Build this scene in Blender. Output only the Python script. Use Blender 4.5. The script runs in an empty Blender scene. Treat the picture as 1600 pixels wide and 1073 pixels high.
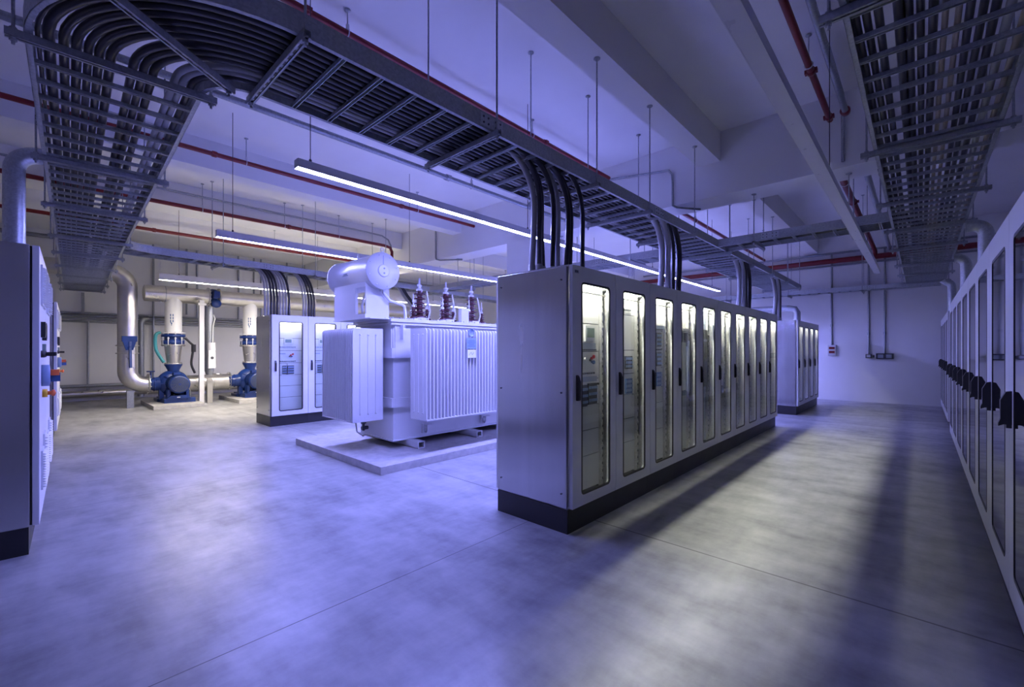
import bpy, math, random
from mathutils import Vector, Matrix
random.seed(7)
PI = math.pi
SC = bpy.context.scene
COL = SC.collection
ORD = ['first','second','third','fourth','fifth','sixth','seventh','eighth','ninth','tenth','eleventh','twelfth',
       'thirteenth','fourteenth','fifteenth','sixteenth','seventeenth','eighteenth','nineteenth','twentieth']
# ------------------------------------------------------------------ materials
def nodes(name):
    m = bpy.data.materials.new(name); m.use_nodes = True
    nt = m.node_tree; b = nt.nodes['Principled BSDF']
    return m, nt, b
def N(nt, t, **kw):
    n = nt.nodes.new(t)
    for k, v in kw.items(): setattr(n, k, v)
    return n
def mathn(nt, op, a, b=None, c=None):
    n = N(nt, 'ShaderNodeMath', operation=op)
    for i, v in enumerate((a, b, c)):
        if v is None: continue
        if isinstance(v, (int, float)): n.inputs[i].default_value = v
        else: nt.links.new(v, n.inputs[i])
    return n.outputs[0]
def noise(nt, scale, detail=4, rough=.55, vec=None, stretch=None):
    n = N(nt, 'ShaderNodeTexNoise'); n.inputs['Scale'].default_value = scale
    n.inputs['Detail'].default_value = detail; n.inputs['Roughness'].default_value = rough
    tc = N(nt, 'ShaderNodeTexCoord'); src = tc.outputs['Object'] if vec is None else vec
    if stretch:
        mp = N(nt, 'ShaderNodeMapping'); mp.inputs['Scale'].default_value = stretch
        nt.links.new(src, mp.inputs['Vector']); src = mp.outputs['Vector']
    nt.links.new(src, n.inputs['Vector'])
    return n.outputs['Fac']
def ramp(nt, fac, stops):
    r = N(nt, 'ShaderNodeValToRGB'); e = r.color_ramp.elements
    while len(e) < len(stops): e.new(.5)
    for k, (p, c) in enumerate(stops):
        e[k].position = p; e[k].color = (*c, 1) if len(c) == 3 else c
    nt.links.new(fac, r.inputs['Fac']); return r.outputs['Color']
def paint(name, col, rough=.45, metal=0., var=.06, scale=6., rvar=.08, bump=0.):
    m, nt, b = nodes(name)
    f = noise(nt, scale, 3)
    lo = tuple(max(0, c*(1-var)) for c in col); hi = tuple(min(1, c*(1+var)) for c in col)
    nt.links.new(ramp(nt, f, [(.3, lo), (.7, hi)]), b.inputs['Base Color'])
    nt.links.new(mathn(nt, 'MULTIPLY_ADD', f, rvar*2, rough-rvar), b.inputs['Roughness'])
    b.inputs['Metallic'].default_value = metal
    if bump:
        bp = N(nt, 'ShaderNodeBump'); bp.inputs['Strength'].default_value = bump; bp.inputs['Distance'].default_value = .004
        nt.links.new(noise(nt, scale*14, 3), bp.inputs['Height']); nt.links.new(bp.outputs[0], b.inputs['Normal'])
    return m
def brushed(name, col, stretch, r0=.28, aniso=.5, tangent=False):
    m, nt, b = nodes(name)
    f = noise(nt, 5., 5, .6, stretch=stretch); g = noise(nt, 1.3, 3)
    mix = mathn(nt, 'ADD', mathn(nt, 'MULTIPLY', f, .65), mathn(nt, 'MULTIPLY', g, .35))
    nt.links.new(ramp(nt, mix, [(.3, tuple(c*.86 for c in col)), (.7, tuple(min(1, c*1.1) for c in col))]), b.inputs['Base Color'])
    nt.links.new(mathn(nt, 'MULTIPLY_ADD', mix, .22, r0-.08), b.inputs['Roughness'])
    b.inputs['Metallic'].default_value = .95; b.inputs['Anisotropic'].default_value = aniso
    if tangent:
        tg = N(nt, 'ShaderNodeTangent', direction_type='RADIAL', axis='Z'); nt.links.new(tg.outputs[0], b.inputs['Tangent'])
    bp = N(nt, 'ShaderNodeBump'); bp.inputs['Strength'].default_value = .05; bp.inputs['Distance'].default_value = .002
    nt.links.new(f, bp.inputs['Height']); nt.links.new(bp.outputs[0], b.inputs['Normal'])
    return m
def galv(name, col, rough=.42, metal=.85):
    m, nt, b = nodes(name)
    tc = N(nt, 'ShaderNodeTexCoord'); v = N(nt, 'ShaderNodeTexVoronoi'); v.inputs['Scale'].default_value = 70
    nt.links.new(tc.outputs['Object'], v.inputs['Vector'])
    sep = N(nt, 'ShaderNodeSeparateColor'); nt.links.new(v.outputs['Color'], sep.inputs[0])
    nt.links.new(ramp(nt, sep.outputs[0], [(0, tuple(c*.88 for c in col)), (1, tuple(min(1, c*1.1) for c in col))]), b.inputs['Base Color'])
    nt.links.new(mathn(nt, 'MULTIPLY_ADD', sep.outputs[1], .2, rough-.1), b.inputs['Roughness'])
    b.inputs['Metallic'].default_value = metal
    return m
def emit(name, col, s):
    m, nt, b = nodes(name)
    b.inputs['Base Color'].default_value = (.8, .8, .8, 1)
    b.inputs['Emission Color'].default_value = (*col, 1); b.inputs['Emission Strength'].default_value = s
    return m
def glass(name, tint=(.95, .98, .97), refl=.75):
    m = bpy.data.materials.new(name); m.use_nodes = True; nt = m.node_tree; nt.nodes.clear()
    o = N(nt, 'ShaderNodeOutputMaterial'); mix = N(nt, 'ShaderNodeMixShader')
    t = N(nt, 'ShaderNodeBsdfTransparent'); t.inputs[0].default_value = (*tint, 1)
    g = N(nt, 'ShaderNodeBsdfGlossy'); g.inputs['Roughness'].default_value = .03
    fr = N(nt, 'ShaderNodeFresnel'); geo = N(nt, 'ShaderNodeNewGeometry')      # thin pane: no total reflection at the far face
    nt.links.new(mathn(nt, 'MULTIPLY_ADD', geo.outputs['Backfacing'], 1/1.5-1.5, 1.5), fr.inputs['IOR'])
    nt.links.new(mathn(nt, 'MULTIPLY', fr.outputs[0], refl), mix.inputs[0])
    nt.links.new(t.outputs[0], mix.inputs[1]); nt.links.new(g.outputs[0], mix.inputs[2]); nt.links.new(mix.outputs[0], o.inputs[0])
    return m
def concrete_floor():
    m, nt, b = nodes('polished_concrete')
    geo = N(nt, 'ShaderNodeNewGeometry'); pos = geo.outputs['Position']
    sep = N(nt, 'ShaderNodeSeparateXYZ'); nt.links.new(pos, sep.inputs[0])
    a = noise(nt, .55, 6, .6, vec=pos); c = noise(nt, 1.7, 6, .6, vec=pos, stretch=(1, 2.0, 1)); d = noise(nt, 11, 5, .6, vec=pos, stretch=(1, .35, 1))
    mix = mathn(nt, 'ADD', mathn(nt, 'ADD', mathn(nt, 'MULTIPLY', a, .42), mathn(nt, 'MULTIPLY', c, .41)), mathn(nt, 'MULTIPLY', d, .17))
    colr = ramp(nt, mix, [(.36, (.15, .15, .155)), (.47, (.28, .28, .28)), (.55, (.37, .37, .365)), (.66, (.49, .49, .48))])
    # saw-cut joints every 3.4 m
    jx = mathn(nt, 'ABSOLUTE', mathn(nt, 'SUBTRACT', mathn(nt, 'FRACT', mathn(nt, 'DIVIDE', mathn(nt, 'ADD', sep.outputs[0], 2.52+3.4*20+1.7), 3.4)), .5))
    jy = mathn(nt, 'ABSOLUTE', mathn(nt, 'SUBTRACT', mathn(nt, 'FRACT', mathn(nt, 'DIVIDE', mathn(nt, 'ADD', sep.outputs[1], -3.34+6.8*20+3.4), 6.8)), .5))
    j = mathn(nt, 'LESS_THAN', mathn(nt, 'MINIMUM', jx, jy), .0011)
    mc = N(nt, 'ShaderNodeMix', data_type='RGBA'); nt.links.new(j, mc.inputs[0]); nt.links.new(colr, mc.inputs[6]); mc.inputs[7].default_value = (.10, .10, .10, 1)
    nt.links.new(mc.outputs[2], b.inputs['Base Color'])
    rr = ramp(nt, mix, [(.36, (.40,)*3), (.52, (.32,)*3), (.62, (.282,)*3)])
    nt.links.new(rr, b.inputs['Roughness'])
    bp = N(nt, 'ShaderNodeBump'); bp.inputs['Strength'].default_value = .05; bp.inputs['Distance'].default_value = .008
    nt.links.new(d, bp.inputs['Height']); nt.links.new(bp.outputs[0], b.inputs['Normal'])
    b.inputs['Specular IOR Level'].default_value = .6
    return m
M = {}
M['floor'] = concrete_floor()
M['wall'] = paint('wall_paint', (.80, .80, .795), .6, var=.03, scale=1.2, bump=.05)
M['ceil'] = paint('ceiling_paint', (.80, .80, .80), .65, var=.03, scale=1.0, bump=.05)
M['ral'] = paint('light_grey_paint', (.68, .69, .70), .38, var=.02, bump=.03)
M['trafo'] = paint('transformer_paint', (.70, .705, .72), .38, var=.02)
M['steel'] = brushed('brushed_steel', (.55, .55, .56), (1, 1, .02), .22, .85, True)
M['steel_pipe'] = brushed('stainless_pipe', (.62, .60, .57), (.1, 1, 1), .27, .2)
M['galv'] = galv('galvanised_steel', (.50, .53, .56), .4, .7)
M['galvd'] = galv('dull_galvanised_steel', (.40, .42, .45), .5, .5)
M['inner'] = galv('bright_zinc_lining', (.52, .52, .50), .4)
M['plinth'] = paint('black_plinth_paint', (.018, .019, .022), .45)
M['black'] = paint('black_plastic', (.012, .012, .014), .4)
M['rubber'] = paint('black_cable_sheath', (.028, .028, .032), .33, var=.2)
M['greycable'] = paint('grey_cable_sheath', (.33, .33, .33), .45)
M['tancable'] = paint('tan_cable_sheath', (.30, .25, .20), .45)
M['panel'] = paint('white_mounting_panel', (.60, .60, .58), .45, var=.02)
M['dark'] = paint('dark_device', (.055, .06, .07), .35)
M['darkblue'] = paint('blue_device', (.05, .12, .28), .35)
M['screen'] = paint('grey_green_screen', (.20, .27, .24), .25)
M['strip'] = paint('blue_grey_label_strip', (.30, .34, .42), .5)
M['red'] = paint('red_plastic', (.55, .03, .03), .35)
M['yellow'] = paint('yellow_plastic', (.75, .42, .03), .4)
M['orange'] = paint('orange_plastic', (.78, .16, .04), .4)
M['bluegrey'] = paint('blue_grey_plastic', (.20, .28, .42), .4)
M['firered'] = paint('fire_pipe_red', (.17, .007, .012), .38)
M['pumpblue'] = paint('pump_blue_paint', (.008, .032, .17), .3, var=.12)
M['teal'] = paint('teal_hose', (.03, .22, .25), .4)
M['concrete'] = paint('plinth_concrete', (.42, .41, .40), .75, var=.14, scale=9, bump=.2)
M['porcelain'] = paint('brown_porcelain', (.075, .026, .03), .2)
M['conduit'] = galv('grey_conduit', (.36, .38, .40), .45)
M['alu'] = paint('white_aluminium', (.62, .62, .64), .35, var=.01)
M['glass'] = glass('clear_glass')
M['dglass'] = glass('dark_glass', (.45, .47, .48), 2.4)
M['diff_off'] = paint('frosted_diffuser', (.62, .62, .66), .3, var=.02)
BLUE = (.275, .295, 1.0)
M['L_down'] = emit('violet_led_diffuser', BLUE, 285)
M['L_up'] = emit('violet_led_uplight', BLUE, 9)
M['L_warm'] = emit('warm_led_diffuser', (1, .90, .78), 290)
M['L_warm_up'] = emit('warm_led_uplight', (1, .90, .78), 20)
M['cab_led'] = emit('cabinet_led', (1., .95, .84), 2600)
M['cab_led_dim'] = emit('dim_cabinet_led', (1., .95, .84), 800)
# ------------------------------------------------------------------ mesh builder
class MB:
    def __init__(s): s.v = []; s.f = []; s.m = []; s.s = []
    def add(s, vs, fs, mi=0, smooth=False):
        o = len(s.v); s.v += [tuple(v) for v in vs]
        for f in fs: s.f.append(tuple(i+o for i in f)); s.m.append(mi); s.s.append(smooth)
        return s
    def box(s, x0, x1, y0, y1, z0, z1, mi=0):
        x0, x1 = sorted((x0, x1)); y0, y1 = sorted((y0, y1)); z0, z1 = sorted((z0, z1))
        v = [(x0,y0,z0),(x1,y0,z0),(x1,y1,z0),(x0,y1,z0),(x0,y0,z1),(x1,y0,z1),(x1,y1,z1),(x0,y1,z1)]
        return s.add(v, [(0,3,2,1),(4,5,6,7),(0,1,5,4),(1,2,6,5),(2,3,7,6),(3,0,4,7)], mi)
    def bar(s, p0, p1, w, h, up=(0,0,1), mi=0):
        p0 = Vector(p0); p1 = Vector(p1); d = (p1-p0).normalized(); up = Vector(up)
        sd = d.cross(up)
        if sd.length < 1e-4: sd = d.cross(Vector((0,1,0)))
        sd.normalize(); u = sd.cross(d).normalized()
        a = sd*w/2; b = u*h/2
        v = [p0-a-b, p0+a-b, p0+a+b, p0-a+b, p1-a-b, p1+a-b, p1+a+b, p1-a+b]
        return s.add(v, [(0,1,2,3),(4,7,6,5),(0,4,5,1),(1,5,6,2),(2,6,7,3),(3,7,4,0)], mi)
    def tube(s, pts, r, seg=10, mi=0, cap=True, closed=False):
        pts = [Vector(p) for p in pts]; n = len(pts); rs = r if isinstance(r, (list, tuple)) else [r]*n
        t0 = (pts[1]-pts[0]).normalized(); ref = Vector((0,0,1)) if abs(t0.z) < .9 else Vector((1,0,0))
        u = t0.cross(ref).normalized(); rings = []
        for i, p in enumerate(pts):
            if closed: t = (pts[(i+1) % n]-pts[i-1]).normalized()
            elif i == 0: t = t0
            elif i == n-1: t = (pts[-1]-pts[-2]).normalized()
            else: t = ((pts[i+1]-p).normalized()+(p-pts[i-1]).normalized()).normalized()
            u = (u-t*u.dot(t)).normalized(); w = t.cross(u)
            rings.append([p+(u*math.cos(2*PI*k/seg)+w*math.sin(2*PI*k/seg))*rs[i] for k in range(seg)])
        v = [q for ring in rings for q in ring]; f = []
        for i in range(n if closed else n-1):
            j = (i+1) % n
            for k in range(seg):
                l = (k+1) % seg; f.append((i*seg+k, i*seg+l, j*seg+l, j*seg+k))
        s.add(v, f, mi, True)
        if cap and not closed:
            s.add(rings[0], [tuple(range(seg))[::-1]], mi); s.add(rings[-1], [tuple(range(seg))], mi)
        return s
    def cyl(s, p0, p1, r, r1=None, seg=20, mi=0):
        return s.tube([p0, p1], [r, r if r1 is None else r1], seg, mi)
    def lathe(s, prof, c, axis, seg=24, mi=0):
        axis = Vector(axis).normalized(); c = Vector(c)
        ref = Vector((0,0,1)) if abs(axis.z) < .9 else Vector((1,0,0))
        u = axis.cross(ref).normalized(); w = axis.cross(u)
        v = []; f = []
        for (r, h) in prof:
            for k in range(seg): v.append(c+axis*h+(u*math.cos(2*PI*k/seg)+w*math.sin(2*PI*k/seg))*max(r, 1e-4))
        for i in range(len(prof)-1):
            for k in range(seg):
                l = (k+1) % seg; f.append((i*seg+k, i*seg+l, (i+1)*seg+l, (i+1)*seg+k))
        return s.add(v, f, mi, True)
    def prism(s, poly, x0, x1, mi=0, ax='x'):
        def P(a, t):
            return (t, a[0], a[1]) if ax == 'x' else ((a[0], t, a[1]) if ax == 'y' else (a[0], a[1], t))
        n = len(poly); v = [P(a, x0) for a in poly]+[P(a, x1) for a in poly]
        f = [tuple(range(n))[::-1], tuple(range(n, 2*n))]+[(i, (i+1) % n, n+(i+1) % n, n+i) for i in range(n)]
        return s.add(v, f, mi)
    def ring(s, outer, inner, x0, x1, mi=0):        # two outlines of equal count in the yz plane
        n = len(outer); v = [(x0, *a) for a in outer]+[(x0, *a) for a in inner]+[(x1, *a) for a in outer]+[(x1, *a) for a in inner]; f = []
        for i in range(n):
            j = (i+1) % n
            f += [(i, j, n+j, n+i), (2*n+i, 3*n+i, 3*n+j, 2*n+j), (i, 2*n+i, 2*n+j, j), (n+i, n+j, 3*n+j, 3*n+i)]
        return s.add(v, f, mi)
    def build(s, name, mat, parent=None, bevel=0.):
        me = bpy.data.meshes.new(name); me.from_pydata(s.v, [], s.f)
        mats = mat if isinstance(mat, (list, tuple)) else [mat]
        for q in mats: me.materials.append(M[q] if isinstance(q, str) else q)
        me.polygons.foreach_set('material_index', s.m); me.polygons.foreach_set('use_smooth', s.s)
        import bmesh
        bm = bmesh.new(); bm.from_mesh(me); bmesh.ops.recalc_face_normals(bm, faces=bm.faces); bm.to_mesh(me); bm.free()
        me.update()
        o = bpy.data.objects.new(name, me); COL.objects.link(o)
        if parent is not None: o.parent = parent
        if bevel:
            b = o.modifiers.new('edge', 'BEVEL'); b.width = bevel; b.segments = 2; b.limit_method = 'ANGLE'; b.angle_limit = math.radians(50)
        return o
def rrect(y0, y1, z0, z1, r, n=5):
    pts = []
    for (cy, cz, a0) in ((y1-r, z1-r, 0), (y0+r, z1-r, 90), (y0+r, z0+r, 180), (y1-r, z0+r, 270)):
        for k in range(n+1):
            a = math.radians(a0+90*k/n); pts.append((cy+r*math.cos(a), cz+r*math.sin(a)))
    return pts
def smooth(pts, n=4):
    P = [Vector(p) for p in pts]; P = [P[0]*2-P[1]]+P+[P[-1]*2-P[-2]]; out = []
    for i in range(1, len(P)-2):
        for k in range(n):
            t = k/n; a, b, c, d = P[i-1:i+3]
            out.append((b*2+(c-a)*t+(a*2-b*5+c*4-d)*t*t+(b*3-a-c*3+d)*t*t*t)*.5)
    return out+[P[-2]]
def arc(c, r, a0, a1, u, w, n=8):
    c = Vector(c); u = Vector(u); w = Vector(w)
    return [c+(u*math.cos(a0+(a1-a0)*k/n)+w*math.sin(a0+(a1-a0)*k/n))*r for k in range(n+1)]
def tag(o, label, cat, group=None, kind=None):
    if label: o['label'] = label
    if cat: o['category'] = cat
    if group: o['group'] = group
    if kind: o['kind'] = kind
    return o
def thing(name, label, cat, loc=(0,0,0), rotz=0, group=None):
    o = bpy.data.objects.new(name, None); COL.objects.link(o); o.empty_display_size = .1
    o.location = loc; o.rotation_euler = (0, 0, rotz)
    return tag(o, label, cat, group)
def copy_tree(o, parent=None):
    c = o.copy(); COL.objects.link(c)
    if parent is not None: c.parent = parent
    for ch in list(o.children): copy_tree(ch, c)
    return c
def struct(name, mb, mat):
    o = mb.build(name, mat); o['kind'] = 'structure'; return o
def single(mb, name, mat, label, cat, group=None, bevel=0.):
    return tag(mb.build(name, mat, None, bevel), label, cat, group)
# ------------------------------------------------------------------ the room
XW, YW, XR, YB, ZC = -18.2, 16.3, 2.4, -4.5, 4.93
struct('floor', MB().box(XW-.2, XR+.2, YB-.2, YW+.2, -.2, 0), 'floor')
struct('ceiling', MB().box(XW-.2, XR+.2, YB-.2, YW+.2, ZC, ZC+.2), 'ceil')
w = MB()
ys = [YB+k*2.4 for k in range(10)]
for k, y in enumerate(ys):
    y1 = min(y+2.4, YW)
    if y1 > y: w.box(XW-.2, XW, y+.006, y1-.006, 0, ZC)
w.box(XW-.2, XW-.012, YB, YW, 0, ZC)
struct('wall_left', w, 'wall')
struct('wall_back', MB().box(XW, XR, YW, YW+.2, 0, ZC), 'wall')
struct('wall_right', MB().box(XR, XR+.2, YB, YW, 0, ZC), 'wall')
struct('wall_front', MB().box(XW, XR, YB-.2, YB, 0, ZC), 'wall')
BEAMS = [(-2.63, -2.30), (-8.84, -8.51), (-11.51, -11.18), (-14.18, -13.85)]
for k, (a, b) in enumerate(BEAMS):
    struct('trim_%d' % (k+1), MB().box(a, b, YB, YW, 4.465, ZC), 'ceil')
GY0, GY1, GZ = 7.28, 7.86, 3.93
struct('trim_5', MB().box(XW, XR, GY0, GY1, GZ, ZC), 'ceil')
struct('trim_6', MB().box(-6.86, -5.75, GY0-.06, GY1, 0, GZ), 'wall')     # concrete column under the girder
def ceil_at(x, y):
    if GY0 <= y <= GY1: return GZ
    for a, b in BEAMS:
        if a-.02 <= x <= b+.02: return 4.465
    return ZC
# ------------------------------------------------------------------ glass-door cabinets
def shell(w, d, H, pl, t, parent, mat, inner=True):
    b = MB(); b.box(-d, 0, 0, t, pl, H); b.box(-d, 0, w-t, w, pl, H); b.box(-d, 0, t, w-t, H-t, H); b.box(-d, 0, t, w-t, pl, pl+t); b.box(-d, -d+t, t, w-t, pl+t, H-t)
    b.build('body', mat, parent)
def make_door(w, H, pl, win, parent, handle_y, hz, glassmat, big=False, seal='black'):
    y0, y1, z0, z1 = win; g = .003; t = .035; r = .035
    zb, zt = pl+.004, H-.002
    m = MB()
    m.box(.004, t, g, y0, zb, zt); m.box(.004, t, y1, w-g, zb, zt); m.box(.004, t, y0, y1, zb, z0); m.box(.004, t, y0, y1, z1, zt)
    for (cy, cz, sy, sz) in ((y0, z0, 1, 1), (y1, z0, -1, 1), (y1, z1, -1, -1), (y0, z1, 1, -1)):
        pts = [(cy, cz)]+[(cy+sy*(r-r*math.cos(a)), cz+sz*(r-r*math.sin(a))) for a in [PI/2*k/5 for k in range(6)]]
        m.prism(pts, .004, t)
    d = m.build('door', 'ral', parent)
    s = MB().ring(rrect(y0-.005, y1+.005, z0-.005, z1+.005, r+.005), rrect(y0+.013, y1-.013, z0+.013, z1-.013, r-.013), .026, t+.002)
    s.build('window_seal', seal, d)
    MB().box(.030, .034, y0+.004, y1-.004, z0+.004, z1-.004).build('glass_pane', glassmat, d)
    h = MB()
    if big:
        h.prism([(t, hz-.09), (t+.03, hz-.09), (t+.05, hz-.10), (t+.05, hz-.085), (t+.042, hz-.06), (t+.042, hz+.04), (t+.022, hz+.085), (t, hz+.09)], handle_y-.02, handle_y+.02, ax='y')
        h.box(t, t+.02, handle_y-.012, handle_y+.012, hz-.11, hz-.09)
    else:
        h.prism([(t, hz-.11), (t+.022, hz-.11), (t+.028, hz-.10), (t+.028, hz+.045), (t+.012, hz+.09), (t, hz+.10)], handle_y-.016, handle_y+.016, ax='y')
        h.cyl((t, handle_y, hz-.075), (t+.032, handle_y, hz-.075), .008, seg=10)
    h.build('handle', 'black', d)
    hg = MB()
    for z in (pl+.25, H-.25): hg.cyl((t-.006, w-.012, z-.03), (t-.006, w-.012, z+.03), .007, seg=8)
    hg.build('hinge', 'ral', d)
    return d
def interior(w, H, pl, parent, style, lit):
    t = .022
    l = MB(); l.box(-.30, -.005, w-t-.004, w-t-.001, pl+.03, H-.03); l.box(-.30, -.005, t+.001, t+.004, pl+.03, H-.03); l.box(-.30, -.09, t+.004, w-t-.004, H-.034, H-.03)
    l.build('lining', 'inner', parent)
    r = MB(); ry = w-.075
    r.box(-.11, -.07, ry, ry+.022, pl+.04, H-.10)
    n = 26
    for k in range(n):
        z = pl+.1+k*(H-pl-.2)/n
        r.box(-.072, -.066, ry+.006, ry+.016, z, z+.022, 1)
        if k % 2 == 0 and z < H-.3: r.box(-.075, -.055, ry-.012, ry+.012, z+.03, z+.045)
    r.build('perforated_rail', ['inner', 'dark'], parent)
    c = MB(); c.cyl((-.09, w-.055, H-.13), (-.02, w-.055, H-.13), .022, seg=10); c.cyl((-.09, w-.055, H-.16), (-.09, w-.055, pl+.06), .006, seg=6)
    for k in range(14): c.box(-.10, -.075, w-.065, w-.045, pl+.12+k*.13, pl+.135+k*.13)
    c.build('cable_guide', 'inner', parent)
    pan = MB(); px = -.10
    seams = style['seams']; zs = [pl+.05]+seams+[H-.05]
    for a, b in zip(zs[:-1], zs[1:]): pan.box(px-.01, px, .03, ry-.004, a+.004, b-.004)
    pan.box(px-.03, px-.012, .03, w-.03, pl+.05, H-.05, 1)
    pan.build('mounting_panel', [style.get('pm', 'panel'), 'dark'], parent)
    for (nm, mt, y0, y1, z0, z1, dep) in style['dev']:
        b = MB()
        if nm == 'push_button':
            b.cyl((px, y0, z0), (px+dep, y0, z0), y1, seg=12)
            b.build(nm, mt, parent)
        elif nm == 'breaker_block':
            b.box(px, px+dep, y0, y1, z0, z1, 0)
            nn = 5
            for i in range(nn):
                for jz in (.2, .5, .8):
                    yy = y0+(y1-y0)*(i+.5)/nn; zz = z0+(z1-z0)*jz
                    b.box(px+dep, px+dep+.006, yy-.011, yy+.011, zz-.012, zz+.012, 1)
            b.box(px-.001, px+.004, y0-.02, y1+.02, z0-.03, z1+.03, 2)
            b.build(nm, [mt, 'bluegrey', 'panel'], parent)
        elif nm == 'terminal_row':
            n2 = int((y1-y0)/.035)
            for i in range(n2): b.box(px, px+dep, y0+i*.035, y0+i*.035+.018, z0, z1)
            b.build(nm, mt, parent)
        elif nm == 'display':
            b.box(px, px+dep, y0, y1, z0, z1, 1); b.box(px+dep, px+dep+.002, y0+.02, y1-.02, z0+.035, z1-.02, 0)
            b.build(nm, [mt, 'ral'], parent)
        else:
            b.box(px, px+dep, y0, y1, z0, z1); b.build(nm, mt, parent)
    if lit:
        e = MB(); e.box(-.0645, -.0595, .05, w-.05, H-.074, H-.071, 0); e.box(-.075, -.05, .045, w-.045, H-.070, H-.04, 1)
        e.build('led_strip', [style.get('led', 'cab_led'), 'alu'], parent)
        MB().box(-.042, -.027, t, w-t, H-.205, H-.195).build('cross_bar', 'inner', parent)  # bar added in every lit cabinet, sized to cast the thin floor shadow band
        MB().box(-.0075, -.0065, t, w-t, H-.138, H-.1265).build('shadow_bar', 'inner', parent)  # thin unseen bar, added to cast the wide shadow band on the aisle floor
S_DISP = dict(seams=[.55, .78, 1.0, 1.24, 1.49, 1.74, 2.02], dev=[
    ('display', 'screen', .37, .53, 1.58, 1.72, .02), ('label_strip', 'strip', .33, .56, 1.505, 1.565, .006),
    ('terminal_row', 'dark', .33, .6, 1.50, 1.508, .015),
    ('push_button', 'red', .49, .014, 1.425, 0, .012), ('push_button', 'red', .525, .016, 1.44, 0, .012), ('push_button', 'dark', .47, .012, 1.41, 0, .012),
    ('push_button', 'darkblue', .525, .018, 1.39, 0, .012), ('push_button', 'darkblue', .495, .012, 1.395, 0, .012), ('push_button', 'alu', .38, .016, 1.42, 0, .02),
    ('terminal_row', 'dark', .33, .55, 1.285, 1.30, .02), ('label_strip', 'strip', .33, .58, 1.215, 1.262, .005),
    ('breaker_block', 'dark', .42, .56, 1.01, 1.20, .02), ('breaker_block', 'dark', .31, .40, 1.0, 1.19, .02), ('push_button', 'dark', .59, .010, 1.19, 0, .02)])
S_FRONT = dict(seams=[.55, .78, 1.0, 1.24, 1.49, 1.74, 2.02], dev=[
    ('display', 'screen', .27, .43, 1.62, 1.74, .02), ('terminal_row', 'strip', .16, .52, 1.55, 1.575, .015), ('label_strip', 'strip', .16, .3, 1.42, 1.44, .006),
    ('push_button', 'red', .40, .016, 1.40, 0, .03), ('push_button', 'red', .44, .016, 1.42, 0, .03), ('push_button', 'dark', .38, .012, 1.38, 0, .03), ('push_button', 'darkblue', .42, .014, 1.375, 0, .03),
    ('terminal_row', 'dark', .16, .52, 1.27, 1.285, .02), ('breaker_block', 'dark', .24, .32, 1.02, 1.19, .02), ('breaker_block', 'dark', .34, .46, 1.02, 1.19, .02)])
S_MOD = dict(seams=[.56, .80, 1.04, 1.26, 1.50, 1.86], dev=[
    ('terminal_row', 'dark', .36, .56, 1.90, 1.92, .02), ('breaker_block', 'dark', .40, .54, 1.31, 1.44, .02), ('breaker_block', 'darkblue', .41, .54, 1.06, 1.21, .02),
    ('label_strip', 'strip', .36, .58, 1.045, 1.055, .006)])
S_TRI = dict(seams=[.6, .9, 1.08, 1.3, 1.52, 1.72], dev=[
    ('breaker_block', 'dark', .42, .54, 1.54, 1.70, .02), ('breaker_block', 'dark', .42, .54, 1.32, 1.48, .02), ('breaker_block', 'darkblue', .42, .54, 1.09, 1.25, .02),
    ('label_strip', 'strip', .35, .6, 1.74, 1.78, .03), ('terminal_row', 'dark', .36, .6, 1.50, 1.515, .02)])
S_DRIVE = dict(seams=[.95, 1.75], dev=[
    ('drive_unit', 'strip', .55, .61, .98, 1.62, .05), ('drive_unit', 'ral', .42, .53, 1.0, 1.6, .03), ('label_strip', 'dark', .53, .56, 1.55, 1.72, .045), ('label_strip', 'strip', .4, .6, .93, .99, .02),
    ('label_strip', 'panel', .4, .61, 1.74, 1.77, .045)])
S_DARK = dict(seams=[.9, 1.3, 1.85], pm='strip', dev=[('drive_unit', 'dark', .44, .60, 1.0, 1.78, .03), ('label_strip', 'strip', .42, .61, 1.62, 1.65, .035)])
S_RAIL = dict(seams=[.7, 1.0, 1.5], dev=[('terminal_row', 'inner', .3, .6, 1.3, 1.34, .03), ('terminal_row', 'inner', .3, .6, 1.6, 1.64, .03), ('drive_unit', 'dark', .3, .6, .86, .97, .03), ('terminal_row', 'inner', .3, .6, 1.12, 1.15, .03)])
S_OFF = dict(seams=[1.0, 1.7], pm='strip', dev=[('drive_unit', 'dark', .3, .6, 1.1, 1.6, .06)])
CW = .698
def glass_cabinet(label, loc, style, group, w=CW, d=.80, H=2.2, pl=.2, lit=True, rot=0, win=None, side=False, rear=True, hz=1.195, big=False, gl='glass', name='switchgear_cabinet', hy=.068):
    t = thing(name, label, 'cabinet', loc, rot, group)
    shell(w, d, H, pl, .02, t, 'steel')
    MB().box(-d+.005, .0, .0, w-.002, 0, pl).build('plinth', 'plinth', t)
    make_door(w, H, pl, win or (.135, .59, .295, 2.065), t, hy, hz, gl, big)
    interior(w, H, pl, t, style, lit)
    if rear: MB().box(-d-.035, -d-.003, .003, w-.003, pl+.004, H-.002).build('rear_door', 'ral', t)
    if side:
        sp = MB().box(-d+.004, -.012, -.02, -.001, pl+.004, H-.012); q = sp.build('side_panel', 'steel', t, .004)
        sc = MB()
        for x in (-.06, -d+.05):
            for z in (pl+.12, 1.15, H-.12): sc.cyl((x, -.026, z), (x, -.019, z), .007, seg=8)
        sc.build('screw', 'dark', q)
        MB().box(-d+.004, -.001, -.018, -.0005, 0, pl-.002).build('plinth_panel', 'plinth', t)
    return t
X0, Y0 = -2.103, 2.945
styles = [S_DISP, S_MOD, S_TRI, S_DRIVE, S_DARK, S_RAIL, S_RAIL, S_RAIL, S_RAIL, S_RAIL]
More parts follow.
